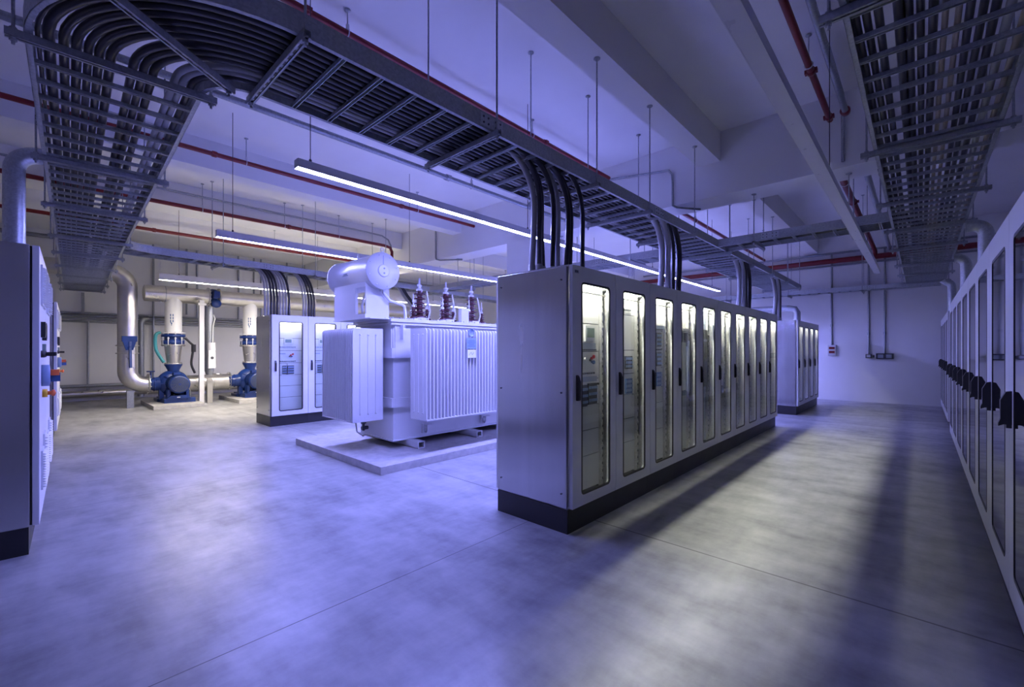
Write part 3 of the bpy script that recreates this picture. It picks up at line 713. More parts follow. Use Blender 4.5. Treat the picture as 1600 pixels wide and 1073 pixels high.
t = thing('valve_standpipe', 'blue grey standpipe with a pale actuator hanging beside the header post', 'pipe', (-15.15, 3.38, 0))
MB().cyl((0, 0, .92), (0, 0, 2.82), .115, seg=22).build('upright_pipe', 'bluegrey' if False else 'conduit', t)
v = MB(); v.box(.06, .22, -.07, .11, .98, 1.5); v.cyl((.14, .02, 1.5), (.14, .02, 1.72), .10, seg=16); v.tube([(.14, .05, 1.7), (.14, .06, 2.2), (.1, .12, 2.42), (.05, .06, 2.6)], .018, 8); v.cyl((.225, .02, 1.28), (.228, .02, 1.28), .04, seg=14, mi=1)
v.build('actuator', ['trafo', 'dark'], t)
MB().cyl((0, 0, .70), (0, 0, .92), .05, .12, seg=18).build('cone', 'conduit', t)
# hoses
def hose(y, lab1, lab2):
    single(MB().tube(smooth([(PX+.06, y-.27, 1.98), (PX+.06, y-.36, 1.93), (PX+.06, y-.385, 1.75), (PX+.06, y-.36, 1.5), (PX+.06, y-.27, 1.3), (PX+.06, y-.2, 1.17)]), .04, 10), 'bypass_hose', 'teal', lab1, 'hose')
    single(MB().tube(smooth([(PX+.1, y+.26, 1.84), (PX+.12, y+.36, 1.72), (PX+.12, y+.45, 1.60), (PX+.12, y+.42, 1.36), (PX+.12, y+.40, 1.1), (PX+.12, y+.48, .86)]), .03, 10).cyl((PX+.12, y+.45, 1.45), (PX+.12, y+.45, 1.66), .055, seg=12), 'drain_hose', 'rubber', lab2, 'hose')
hose(2.5, 'teal hose curling down beside the blue collar of the nearer riser', 'dark hose hanging from the blue collar of the nearer riser')
# wall conduits behind the pumps
for k, z in enumerate((2.60, 2.52, 2.44, 2.35)):
    single(MB().cyl((XW+.05, -3.5, z), (XW+.05, 13, z), .032, seg=10), 'wall_conduit', 'conduit', 'grey level conduit along the pump side wall, %s from the top' % ORD[k], 'conduit', 'level conduits on the pump side wall')
for k, (y, z0) in enumerate(((2.52, .3), (3.4, 2.7), (3.69, 2.6), (4.94, 2.6), (5.44, 2.3), (5.68, 2.3), (6.6, 2.4), (7.3, 2.6), (8.6, 2.6), (9.4, .3))):
    single(MB().cyl((XW+.07, y, z0), (XW+.07, y, ZC-.02), .03, seg=10), 'riser_conduit', 'conduit', 'thin upright conduit on the pump side wall, %s along from the elbow pipe' % ORD[k], 'conduit', 'upright conduits on the pump side wall')
single(MB().cyl((XW+.10, 1.0, .15), (XW+.10, 1.0, 2.35), .028, seg=10), 'wall_drop_conduit', 'conduit', 'slim conduit dropping to the valve left of the elbow pipe'.replace('left of', 'beside'), 'conduit')
single(MB().tube([(XW+.16, 2.2, .05), (XW+.16, 2.2, 2.36), (XW+.16, 2.26, 2.48), (XW+.16, 2.4, 2.50)], .085, 16), 'wall_drop_pipe', 'conduit', 'grey drop pipe with bent top between elbow pipe and nearer riser', 'pipe')
single(MB().cyl((XW+.12, -3, 4.72), (XW+.12, 15, 4.72), .06, seg=12), 'high_wall_pipe', 'conduit', 'dark pipe along the top of the pump side wall', 'pipe')
single(MB().cyl((XW+.25, -3, .22), (XW+.25, 14, .22), .10, seg=16), 'floor_pipe', 'steel_pipe', 'steel pipe along the floor behind the pumps', 'pipe')
single(MB().cyl((XW+.2, -3, .45), (XW+.2, 14, .45), .05, seg=12), 'floor_pipe', 'conduit', 'thin pipe along the floor behind the pumps above the thick one', 'pipe')
# ------------------------------------------------------------------ cable trays
TZ = 3.2
RH = .125
class Frame:                # s along the tray, w across it
    def __init__(s, o, u, v): s.o = Vector(o); s.u = Vector(u).normalized(); s.v = Vector(v).normalized()
    def p(s, a, b, z): q = s.o+s.u*a+s.v*b; return Vector((q.x, q.y, z))
FA = Frame((-3.5, 0, 0), (-math.cos(TA), math.sin(TA), 0), (math.sin(TA), math.cos(TA), 0))
FB = Frame((0, 1.0, 0), (0, 1, 0), (1, 0, 0))
FC = Frame((0, 0, 0), (0, 1, 0), (1, 0, 0))
tF = math.radians(4.6)
FF = Frame((-9.95, 1.9, 0), (-math.sin(tF), math.cos(tF), 0), (-math.cos(tF), -math.sin(tF), 0))
FD = Frame((0, 15.84, 0), (-1, 0, 0), (0, 1, 0))
FE = Frame((0, 7.62, 0), (-1, 0, 0), (0, 1, 0))
def rail_mesh(pts, side, h=RH, z=TZ):
    m = MB()
    for a_, b_ in zip(pts[:-1], pts[1:]):
        a_ = Vector(a_); b_ = Vector(b_); d = (b_-a_).normalized(); n = Vector((d.y, -d.x, 0))*side
        m.bar(a_+Vector((0, 0, h/2)), b_+Vector((0, 0, h/2)), .004, h)
        m.bar(a_+n*.012+Vector((0, 0, .002)), b_+n*.012+Vector((0, 0, .002)), .026, .004)
        m.bar(a_+n*.012+Vector((0, 0, h-.002)), b_+n*.012+Vector((0, 0, h-.002)), .026, .004)
    return m
def rung_mesh(p0, p1, slots=True, sl=.015):
    m = MB(); p0 = Vector(p0); p1 = Vector(p1); d = (p1-p0); L_ = d.length; d.normalize(); n = Vector((d.y, -d.x, 0)); Z = Vector((0, 0, 1))
    m.bar(p0+Z*.026, p1+Z*.026, .027, .004)
    for sgn in (-1, 1): m.bar(p0+Z*.013+n*sgn*.0118, p1+Z*.013+n*sgn*.0118, .0042, .024)
    if slots:
        k = int(L_/.05)
        for i in range(k):
            c = p0+d*(L_*(i+.5)/k)
            m.bar(c-d*sl+Z*.0232, c+d*sl+Z*.0232, .018, .002, mi=1)
    return m
def tray(label, F, s0, s1, w0, w1, pitch=.25, rail_mat='galvd', joints=True, first=None, slots=True, sl=.015):
    t = thing('cable_tray', label, 'cable tray', (0, 0, 0), 0, None)
    for w_, sd_ in ((w0, 1), (w1, -1)):
        side = sd_ if F.u.cross(F.v).z < 0 else -sd_
        # flanges turn inwards to the cables
        rm = rail_mesh([F.p(s0, w_, TZ), F.p(s1, w_, TZ)], 1 if (F.v*(1 if w_ == w0 else -1)).dot(Vector((F.u.y, -F.u.x, 0))) > 0 else -1)
        ro = rm.build('side_rail', rail_mat, t)
        if joints:
            s = s0+1.4
            while s < s1:
                o = (-.004 if w_ == w0 else .004); j = MB()
                j.bar(F.p(s-.12, w_+o, TZ+RH/2), F.p(s+.12, w_+o, TZ+RH/2), .005, RH*.72)
                for a_ in (-.09, -.04, .04, .09):
                    for zz in (.04, .085): j.cyl(F.p(s+a_, w_+o*1.5, TZ+zz), F.p(s+a_, w_+o*3, TZ+zz), .008, seg=6, mi=1)
                s += 3.0; j.build('splice_plate', ['galv', 'dark'], ro)
    s = s0+.12 if first is None else first
    n = 0
    while s < s1-.05 and n < 98:
        rung_mesh(F.p(s, w0+.003, TZ), F.p(s, w1-.003, TZ), slots, sl).build('rung', ['galv', 'dark'], t); s += pitch; n += 1
    return t
def hanger(F, s, w0, w1, label, group, ext=.07, z=None, rods=True, ang=0.):
    z = TZ-.044 if z is None else z
    p0 = F.p(s, w0-ext, z+.021); p1 = F.p(s, w1+ext, z+.021)
    t = thing('trapeze_hanger', label, 'tray hanger', ((p0.x+p1.x)/2, (p0.y+p1.y)/2, z), 0, group)
    o = Vector(t.location); m = MB(); d = (p1-p0).normalized(); n = Vector((d.y, -d.x, 0)); Z = Vector((0, 0, 1))
    a, b = p0-o, p1-o
    m.bar(a+Z*.0185, b+Z*.0185, .041, .004)
    for sg in (-1, 1): m.bar(a+n*sg*.0185, b+n*sg*.0185, .004, .041); m.bar(a+n*sg*.014-Z*.019, b+n*sg*.014-Z*.019, .012, .003)
    k = int((b-a).length/.07)
    m.bar(a-Z*.012, b-Z*.012, .014, .002)
    for i in range(k):
        c = a+d*((b-a).length*(i+.5)/k); m.bar(c-d*.018-Z*.0145, c+d*.018-Z*.0145, .013, .002, mi=1)
    m.build('strut', ['galvd', 'black'], t)
    if rods:
        for e in (w0-ext*.55, w1+ext*.55):
            q = F.p(s, e, 0); top = ceil_at(q.x, q.y)-.002
            b0 = Vector((q.x-o.x, q.y-o.y, -.035)); b1 = Vector((q.x-o.x, q.y-o.y, top-o.z))
            x = MB().cyl(b0, b1, .0075, seg=8); x.cyl(b0+Z*.018, b0+Z*.034, .016, seg=6); x.cyl(b0+Z*.078, b0+Z*.09, .016, seg=6); x.lathe([(0, 0), (.035, 0), (.035, -.008), (.012, -.02)], b1, (0, 0, 1), 10); x.build('threaded_rod', 'galvd', t)
    return t
# tray A: from the bend towards the pump side wall
AW0, AW1 = -.054, .75
tray('wide cable tray running over the control cabinets to the pump side wall', FA, .0, 14.4, AW0, AW1, first=.10, sl=.023)
sA = [0.02, 2.1, 3.85, 5.8, 7.35, 9.0, 10.6, 12.2, 13.8]
for k, s in enumerate(sA):
    hanger(FA, s, AW0, AW1, 'slotted hanger bar under the control cabinet tray, %s from the bend' % ORD[k], 'hangers of the tray over the control cabinets')
single(MB().box(-18.12, -18.06, .86, .92, 2.6, TZ), 'tray_end_post', 'conduit', 'short upright bracket under the wall end of the control cabinet tray', 'bracket')
# bend between trays A and B
BC = Vector((-3.5, 1.0, 0))
def bend_pts(r, z, n=10): return [BC+Vector((r*math.sin(PI/2*k/n), -r*math.cos(PI/2*k/n), z)) for k in range(n+1)]
t = thing('cable_tray_bend', 'curved tray fitting joining the control cabinet tray and the central tray', 'cable tray')
rail_mesh(bend_pts(1.0-AW0, TZ, 14), -1).build('side_rail', 'galvd', t); rail_mesh(bend_pts(1.0-AW1, TZ, 8), 1).build('side_rail', 'galvd', t)
d45 = Vector((math.sin(.80), -math.cos(.80), 0))
kp, kq = Vector((-2.80, .235, 0)), Vector((-3.235, .815, 0)); d45 = (kp-kq).normalized(); FK = Frame(kq, d45.cross(Vector((0, 0, 1))), d45)
hanger(FK, 0, .02, (kp-kq).length+.10, 'slotted hanger bar set diagonally under the curved tray fitting', None)
# tray B over the central row
BX0, BX1 = -3.25, -2.446
tray('long cable tray running above the central cabinet row', FB, 0, 13.5, BX0, BX1, first=.22)
for k, s in enumerate((-.03, 1.42, 2.86, 4.05, 5.5, 7.1, 8.6, 10.1, 11.6, 13.1)):
    hanger(FB, s, BX0, BX1, 'slotted hanger bar under the central tray, %s from the bend' % ORD[k], 'hangers of the tray over the central row')
# tray C above the unlit row
CX0, CX1 = -.29, .45
tray('long cable tray running above the unlit aisle cabinets', FC, 1.2, 15.6, CX0, CX1, first=1.33, sl=.023)
for k, s in enumerate((2.72, 4.85, 6.66, 8.2, 9.8, 11.65, 13.2, 14.8)):
    hanger(FC, s, CX0, CX1, 'slotted hanger bar under the aisle tray, %s from the camera end' % ORD[k] if False else 'slotted hanger bar under the aisle tray, %s from the near end' % ORD[k], 'hangers of the tray over the aisle row', ext=.09)
# tray F to the row behind the transformer
FW = .52
tray('cable tray running above the row behind the transformer', FF, 0, 10.5, 0, FW, rail_mat='galv', first=.15)
for k, s in enumerate((.55, 2.4, 4.3, 6.2, 8.1, 10.0)):
    hanger(FF, s, 0, FW, 'hanger bar of the tray behind the transformer, %s from its bend' % ORD[k], 'hangers of the tray behind the transformer')
def fbend(w, z, n=10):          # from tray A (moving towards the wall) round into tray F
    p0 = FA.p(5.75, AW1-(w)*1.0, z); p3 = FF.p(0, w, z)
    u0 = FA.u; u3 = FF.u
    L_ = (p3-p0).length*.55; pts = []
    for k in range(n+1):
        s = k/n; a_ = p0; b_ = p0+Vector((u0.x, u0.y, 0))*L_; c_ = p3-Vector((u3.x, u3.y, 0))*L_; e_ = p3
        pts.append(a_*(1-s)**3+b_*3*s*(1-s)**2+c_*3*s*s*(1-s)+e_*s**3)
    return pts
t = thing('cable_tray_bend', 'curved tray fitting where the transformer side tray leaves the control cabinet tray', 'cable tray')
rail_mesh(fbend(0, TZ, 12), -1).build('side_rail', 'galv', t); 
rail_mesh(fbend(FW, TZ, 12)[5:], 1).build('side_rail', 'galv', t)
ia, ib = fbend(0, TZ, 12), fbend(FW, TZ, 12)
for k in (5, 7, 9, 11): rung_mesh(ia[k], ib[k], False).build('rung', ['galv', 'dark'], t)
# trays D and E across
tray('cable tray crossing along the far wall', FD, -.4, 9.2, 0, .36, rail_mat='galv', first=-.25, slots=False)
for k, s in enumerate((1.2, 3.0, 4.8, 6.6, 8.4)): hanger(FD, s, 0, .36, 'hanger bar of the far wall tray, %s from the aisle side' % ORD[k], 'hangers of the far wall tray')
tray('short cable tray crossing from the central tray to the aisle tray', FE, .29, 2.44, 0, .5, first=.4)
hanger(FE, .72, 0, .5, 'hanger bar under the crossing tray beside the aisle', None); hanger(FE, 1.9, 0, .5, 'hanger bar under the crossing tray beside the central row', None)
tray('cable tray crossing from the central tray to the transformer side', FE, 3.26, 10.3, 0, .5, first=3.4, slots=False)
for k, s in enumerate((4.0, 5.6, 9.0)): hanger(FE, s, 0, .5, 'hanger bar of the transformer side crossing tray, %s from the central tray' % ORD[k], 'hangers of the crossing tray')
# ------------------------------------------------------------------ cables
CG = 'power cables in the trays'
wA = [-.005, .06, .125, .19, .25, .31, .365, .475, .535, .595, .66, .705] 
rA = [.019, .027, .027, .026, .022, .026, .027, .027, .025, .027, .026, .024]
def cable(pts, r, mat, label, group, seg=8, name='cable'):
    return single(MB().tube(pts, r, seg, cap=False), name, mat, label, 'cable', group)
def fr(w): return (w-AW0)/(AW1-AW0)
cabAB = [(.06,.009,'r'),(.112,.022,'r'),(.185,.019,'r'),(.25,.020,'r'),(.31,.017,'r'),(.368,.019,'r'),(.432,.021,'r'),
         (.558,.020,'r'),(.62,.019,'r'),(.68,.020,'r'),(.81,.018,'g'),(.862,.017,'g'),(.92,.018,'r')]
MT = {'r': 'rubber', 'g': 'greycable', 't': 'tancable'}
NMC = {'r': 'black', 'g': 'grey', 't': 'tan'}
nA = len(cabAB)
for k, (f_, r_, c_) in enumerate(cabAB):
    r_ *= 1.17
    w_ = AW0+f_*(AW1-AW0); zz = TZ+.028+r_
    fb = .045+.91*(k+.5)/nA                  # the cables close up in the central tray
    wb = AW0+fb*(AW1-AW0)
    pts = [FA.p(14.3, w_, zz)]+[FA.p(s, w_+random.uniform(-.005, .005), zz+random.uniform(0, .006)) for s in (11, 8, 5, 2.5)]
    pts += [FA.p(.35, w_, zz)]+[BC+Vector(((1-w_*(1-j/14)-wb*j/14)*math.sin(q), -(1-w_*(1-j/14)-wb*j/14)*math.cos(q), zz)) for j, q in [(j, PI/2*j/14) for j in range(15)]]
    xb = -3.5+(1-wb); yend = 14.2-.0*k
    pts += [Vector((xb+random.uniform(-.004, .004), y, zz)) for y in (1.6, 3, 4.5, 6, 8, 10, 12, yend)]
    cable(pts, r_, MT[c_], '%s cable bending into the central tray, %s from the outer rail' % (NMC[c_], ORD[k]), 'cables bending from the control cabinet tray into the central tray')
# upper layer that fills the central tray
for k in range(9):
    xb = BX0+.09+k*.078; zz = TZ+.105
    cable([(xb, 1.3, zz), (xb+.01, 4, zz), (xb, 7, zz), (xb, 10, zz), (xb, 13.9, zz)], .03, 'rubber', 'black cable in the upper layer of the central tray, %s from the transformer side' % ORD[k], 'upper layer cables of the central tray')
# second bend cables: tray A into tray F
for k in range(7):
    w_ = .05+k*.07; zz = TZ+.05+.012*(k % 2)
    pts = [FA.p(s, AW1-w_, zz+.05) for s in (4.4, 5.2)]+[p+Vector((0, 0, .03)) for p in fbend(w_, zz, 9)]+[FF.p(s, w_, zz) for s in (1, 3, 5, 7, 10)]
    cable(pts, .021, 'greycable' if k % 3 == 1 else 'rubber', '%s cable bending into the transformer tray, %s from its inner rail' % ('grey' if k % 3 == 1 else 'black', ORD[k]), 'cables into the tray behind the transformer')
# tray C cables
cabC = [(.06,.016,'r'),(.117,.018,'r'),(.178,.019,'r'),(.283,.022,'r'),(.340,.018,'r'),(.396,.017,'r'),(.46,.020,'r'),(.525,.014,'t'),(.585,.014,'t'),(.648,.018,'r'),(.71,.018,'r'),(.778,.020,'r'),(.853,.021,'g'),(.933,.016,'t')]
for k, (f_, r_, c_) in enumerate(cabC):
    x = CX0+f_*(CX1-CX0); zz = TZ+.028+r_
    pts = [(x, 1.2, zz)]+[(x+random.uniform(-.004, .004), y, zz+random.uniform(0, .004)) for y in (3, 5, 7, 9, 11, 13)]+[(x, 15.4, zz)]
    cable(pts, r_, MT[c_], '%s cable in the aisle tray, %s from the central row side' % (NMC[c_], ORD[k]), 'cables in the aisle tray')
for k in range(4):
    y = 7.70+k*.09; zz = TZ+.06
    pts = [(-2.44, y, zz), (-1.4, y, zz+.02*math.sin(k)), (-.7, y+.02*k, zz+.01*k), (-.35, y+.05, zz+.05), (-.15, y+.25, zz+.08), (-.1+.05*k, y+.8, zz+.06)]
    cable(pts, .026, 'rubber', 'black cable in the short crossing tray, %s from its near rail' % ORD[k], 'cables of the short crossing tray')
for k in range(3):
    cable([(-.5, 15.92+k*.08, TZ+.05), (-4, 15.92+k*.08, TZ+.06), (-9, 15.92+k*.08, TZ+.05)], .026, 'rubber' if k else 'greycable', '%s cable in the far wall tray, %s from the near rail' % ('black' if k else 'grey', ORD[k]), 'cables of the far wall tray')
# drops from the central tray into the central row
def drop(y, x0, spec, where, grp):
    for k, (dx, dy, r_, c_, bend) in enumerate(spec):
        x = x0+dx; yy = y+dy
        pts = [(x, yy-.80, TZ+.075), (x, yy-.38, TZ+.07), (x, yy-.24, TZ+.045), (x+bend*.2, yy-.12, TZ-.03), (x+bend*.5, yy-.03, TZ-.16), (x+bend, yy+.005, TZ-.34), (x+bend, yy+.0, TZ-.6), (x+bend*.2, yy, TZ-.8), (x, yy, 2.26), (x, yy, 2.2)]
        o = cable(smooth(pts, 3), r_, MT[c_], '%s cable dropping into %s, %s of the bundle' % (NMC[c_], where, ORD[k]), grp, 10)
        g = MB().lathe([(r_*1.05, 0), (r_*1.5, 0), (r_*1.5, .03), (r_*1.25, .04), (r_*1.25, .09), (r_*1.02, .10)], (x, yy, 2.2), (0, 0, 1), 12); g.build('cable_gland', 'greycable', o)
d1 = [(0, 0, .028, 'g', .02), (.065, .03, .024, 'r', .0), (.02, .13, .028, 'r', -.02), (.085, .20, .024, 'r', .01), (.045, .33, .030, 'g', 0), (.115, .38, .024, 'r', .02), (.06, .50, .036, 'r', .01), (.13, .64, .024, 'r', .0)]
drop(3.14, -2.66, d1, 'the nearest central cabinet', 'cables dropping to the nearest central cabinet')
d2 = [(0, 0, .040, 'g', .02), (.08, .06, .034, 'g', .0), (.02, .16, .024, 'r', 0), (.085, .22, .024, 'r', 0), (.03, .30, .026, 'r', .01), (.09, .38, .038, 'r', .01)]
drop(5.78, -2.60, d2, 'the fifth central cabinet', 'cables dropping to the fifth central cabinet')
drop(9.28, -2.60, d2, 'the tenth central cabinet', 'cables dropping to the tenth central cabinet')
drop(12.15, -2.60, d2[:4], 'the short row by the far wall', 'cables dropping to the short row')
# drops behind the transformer
def dropF(y, n, where, grp):
    for k in range(n):
        yy = y+k*.06; s = (yy-1.9)/math.cos(tF); p = FF.p(s, .10, 0); x = min(p.x+.10, -9.6) if p.x > -10.15 else -10.04
        c_ = ('g', 'g', 'r', 'r', 'r', 'g')[k % 6]
        pts = [(p.x, yy-.35, TZ+.04), (p.x+.02, yy-.15, TZ), (p.x+.06, yy-.03, TZ-.18), (x-.05, yy+.01, TZ-.5), (x, yy, 2.5), (x, yy, 2.2)]
        cable(smooth(pts, 3), .022 if c_ == 'g' else .026, MT[c_], '%s cable dropping into %s, %s from the pump side' % (NMC[c_], where, ORD[k]), grp)
dropF(3.22, 9, 'the first cabinet behind the transformer', 'cables dropping to the first cabinet behind the transformer')
dropF(4.0, 5, 'the second cabinet behind the transformer', 'cables dropping to the second cabinet behind the transformer')
dropF(5.7, 4, 'the fourth cabinet behind the transformer', 'cables dropping to the fourth cabinet behind the transformer')
dropF(6.8, 4, 'the sixth cabinet behind the transformer', 'cables dropping to the sixth cabinet behind the transformer')
# steel elbow ducts from the trays down into cabinets
def duct(pts, r, label, grp=None, cuff=True):
    t = thing('elbow_duct', label, 'duct', pts[-1], 0, grp); o = Vector(pts[-1])
    P_ = [Vector(p)-o for p in pts]
    MB().tube(P_, r, 20, cap=False).build('bent_tube', 'galv', t)
    c = MB(); c.lathe([(r, 0), (r*1.25, 0), (r*1.25, .025), (r, .03)], (0, 0, 0), (0, 0, 1), 20)
    c.build('collar', 'galv', t)
duct([(-6.0, .03, 3.30)]+[(-6.0, .015-.165*math.sin(q), 3.135+.165*math.cos(q)) for q in [PI/2*k/8 for k in range(9)]]+[(-6.0, -.15, 3.08), (-6.0, -.15, 2.28)], .072, 'shiny steel duct bending from the tray into the near control cabinets')
for k, (x, y, zt) in enumerate(((.565, 7.55, 2.26), (.535, 10.05, 2.26), (.50, 13.4, 2.24))):
    duct([(.40, y, 2.98)]+[(x-.12+.12*math.sin(q), y, 2.86+.12*math.cos(q)) for q in [PI/2*j/8 for j in range(9)]]+[(x, y, 2.8), (x, y, zt)], .07, 'steel duct bending from the aisle tray into the unlit row, %s one along the aisle' % ORD[k], 'ducts of the aisle tray')
# thin conduits on top of the nearest control cabinet
for k, (x, y) in enumerate(((-5.25, -.30), (-5.05, -.28))):
    single(MB().cyl((x, y, 2.28), (x, y, 3.1+.2*k), .014, seg=8).cyl((x, y, 2.28), (x, y, 2.34), .03, seg=10), 'thin_conduit', 'conduit', 'thin conduit on the nearest control cabinet, %s from the picture edge' % ORD[k], 'conduit', 'thin conduits on the nearest control cabinet')
# ------------------------------------------------------------------ luminaires
def luminaire(label, x, y0, y1, z, w_, h_, down, up, wires, name='linear_light'):
    t = thing(name, label, 'light', (x, y0, z), 0)
    Ln = y1-y0
    b = MB(); b.box(-w_/2, -w_/2+.006, 0, Ln, 0, h_); b.box(w_/2-.006, w_/2, 0, Ln, 0, h_); b.box(-w_/2+.001, w_/2-.001, 0, Ln, h_*(.5 if down else .8), h_*(.5 if down else .8)+.006); b.box(-w_/2, w_/2, -.004, 0, 0, h_); b.box(-w_/2, w_/2, Ln, Ln+.004, 0, h_)
    b.build('housing', 'alu', t)
    if down: MB().box(-w_/2+.006, w_/2-.006, 0, Ln, .001, .006).build('diffuser', down, t)
    if up: MB().box(-w_/2+.008, w_/2-.008, 0, Ln, h_-.012, h_-.008).build('top_diffuser', up, t)
    for wy in wires:
        c = MB(); top = ceil_at(x, y0+wy)-.003
        c.cyl((0, wy, h_), (0, wy, top-z), .004, seg=6); c.lathe([(.012, 0), (.012, .03), (.004, .04)], (0, wy, h_), (0, 0, 1), 10); c.build('suspension_wire', 'black', t)
    return t
LZ = 3.1
luminaire('bright violet strip light hanging between transformer and central row', -4.01, 1.54, 12.6, LZ, .085, .075, 'L_down', 'L_up', (.12, 3.1, 7, 10.5))
luminaire('bright violet strip light hanging beyond the transformer', -7.28, 1.71, 15.4, LZ, .085, .10, 'L_down', 'L_up', (.2, 3.2, 6.9, 9.8))
luminaire('warm white strip light hanging in front of the pumps', -12.4, 1.83, 11.0, LZ-.03, .085, .14, 'L_warm', 'L_warm_up', (.35, 3.5, 7.5))
luminaire('short violet strip light, added unseen behind the short row by the far wall', -4.0, 13.3, 15.7, 2.55, .085, .075, 'L_down', 'L_up', (.3, 2.1))  # unseen lamp, added as the source of the far wall's blue glow
luminaire('unlit white strip light hanging over the aisle', -.655, .9, 11.95, LZ, .105, .075, 'diff_off', None, (1.6, 4.4, 8.6))
# ------------------------------------------------------------------ red and grey pipes under the ceiling
def pipe_line(label, pts, r, mat, coup=(), name='sprinkler_pipe', cat='pipe', grp=None):
    t = thing(name, label, cat, pts[0], 0, grp); o = Vector(pts[0])
    MB().tube([Vector(p)-o for p in pts], r, 14).build('pipe_run', mat, t)
    for (p, ax) in coup:
        c = MB(); c.lathe([(r, -.035), (r*1.3, -.03), (r*1.3, .03), (r, .035)], Vector(p)-o, ax, 16)
        for sg in (-1, 1): c.box(*(sorted((p[0]-o.x+sg*r*1.1, p[0]-o.x+sg*r*1.75))), p[1]-o.y-.03, p[1]-o.y+.03, p[2]-o.z-.02, p[2]-o.z+.02)
        c.build('coupling', mat, t)
    return t
def pipe_hanger(x, y, z, r, label, grp):
    t = thing('pipe_hanger', label, 'pipe hanger', (x, y, z), 0, grp); top = ceil_at(x, y)-z-.002
    MB().cyl((0, 0, r+.05), (0, 0, top), .007, seg=6).lathe([(0, 0), (.03, 0), (.03, -.01), (.008, -.02)], (0, 0, top), (0, 0, 1), 10).build('rod', 'galvd', t)
    c = MB(); n = 12
    c.tube([((r+.006)*math.cos(2*PI*k/n), 0, (r+.006)*math.sin(2*PI*k/n)) for k in range(n)], .006, 6, closed=True); c.box(-.012, .012, -.012, .012, r, r+.06); c.build('clevis', 'alu', t)
P1z, P2z, P3z, P4z = 4.69, 4.53, 4.39, 4.40
pipe_line('red sprinkler pipe close above the central tray', [(-4.23, -4.4, P1z), (-4.23, 7.2, P1z)], .032, 'firered', [((-4.23, 1.72, P1z), (0, 1, 0)), ((-4.23, 5.3, P1z), (0, 1, 0))])
pipe_line('red sprinkler pipe beside the beam above the transformer', [(-8.0, -4.4, P2z), (-8.0, 7.25, P2z)], .035, 'firered', [((-8.0, 1.85, P2z), (0, 1, 0)), ((-8.0, 5.2, P2z), (0, 1, 0))])
pipe_line('red sprinkler pipe with elbow by the beam beyond the violet lights', [(-10.85, -4.4, P3z), (-10.85, 6.5, P3z), (-10.85, 6.68, P3z-.03), (-10.85, 6.74, P3z-.14), (-10.85, 6.74, P3z-.5)], .04, 'firered', [((-10.85, 4.0, P3z), (0, 1, 0))])
pipe_line('red sprinkler pipe farthest across, high over the pumps', [(-13.55, -4.4, P4z), (-13.55, 7.2, P4z)], .04, 'firered', [((-13.55, 1.9, P4z), (0, 1, 0))])
pipe_line('red sprinkler pipe over the aisle before the girder', [(-.89, -4.4, 4.6), (-.89, 7.26, 4.6)], .034, 'firered', [((-.89, 5.85, 4.6), (0, 1, 0)), ((-.89, 7.15, 4.6), (0, 1, 0))])
pipe_line('red sprinkler pipe over the aisle beyond the girder', [(-.93, 7.9, 4.3), (-.93, 16.0, 4.3), (-.93, 16.12, 4.16)], .05, 'firered', [((-.93, 10.5, 4.3), (0, 1, 0))])
pipe_line('thick red pipe crossing high on the far wall', [(-8.2, YW-.16, 4.16), (1.9, YW-.16, 4.16)], .075, 'firered', [])
pipe_line('red pipe over the central row beyond the girder', [(-3.75, 7.9, 4.45), (-3.75, 16.2, 4.45)], .04, 'firered', [((-3.75, 8.5, 4.45), (0, 1, 0))])
pipe_line('grey pipe with red end cap over the aisle', [(-.69, -4.4, 4.5), (-.69, 6.9, 4.5)], .034, 'conduit', [], 'capped_pipe')
single(MB().lathe([(0, .08), (.05, .07), (.055, 0), (.04, -.02)], (-.69, 6.86, 4.5), (0, 1, 0), 16), 'pipe_end_cap', 'firered', 'dark red cap on the end of the grey aisle pipe', 'pipe cap')
pipe_line('grey pipe over the aisle beyond the girder', [(-.62, 7.9, 4.3), (-.62, 16, 4.3)], .045, 'conduit', [], 'service_pipe')
pipe_line('grey pipe running level beside the central tray', [(-5.1, -4.0, 4.04), (-5.1, 7.25, 4.04)], .035, 'conduit', [((-5.1, 4.1, 4.04), (0, 1, 0))], 'service_pipe')
for k, (x, y, z, r, l) in enumerate(((-4.23, 2.12, P1z, .032, 'rod hanger on the red pipe above the central tray, nearer one'), (-4.23, 5.0, P1z, .032, 'rod hanger on the red pipe above the central tray, farther one'),
        (-8.0, 2.29, P2z, .035, 'rod hanger on the red pipe by the transformer beam, nearer one'), (-8.0, 5.6, P2z, .035, 'rod hanger on the red pipe by the transformer beam, farther one'),
        (-10.85, 2.3, P3z, .04, 'rod hanger on the red elbow pipe, nearest one'), (-10.85, 3.9, P3z, .04, 'rod hanger on the red elbow pipe, middle one'), (-10.85, 5.2, P3z, .04, 'rod hanger on the red elbow pipe, nearest the elbow'),
        (-13.55, 1.4, P4z, .04, 'rod hanger on the farthest red pipe, near one'), (-13.55, 4.6, P4z, .04, 'rod hanger on the farthest red pipe, far one'),
        (-.89, 5.7, 4.6, .034, 'rod hanger on the red aisle pipe before the girder'), (-.93, 9.2, 4.3, .05, 'rod hanger on the red aisle pipe just beyond the girder'), (-.93, 12.4, 4.3, .05, 'rod hanger on the red aisle pipe near the far wall'),
        (-3.75, 10.2, 4.45, .04, 'rod hanger on the red pipe over the central row beyond the girder'), (-5.1, 4.57, 4.04, .035, 'rod hanger on the grey pipe beside the central tray'))):
    pipe_hanger(x, y, z, r, l, 'rod hangers of the ceiling pipes')
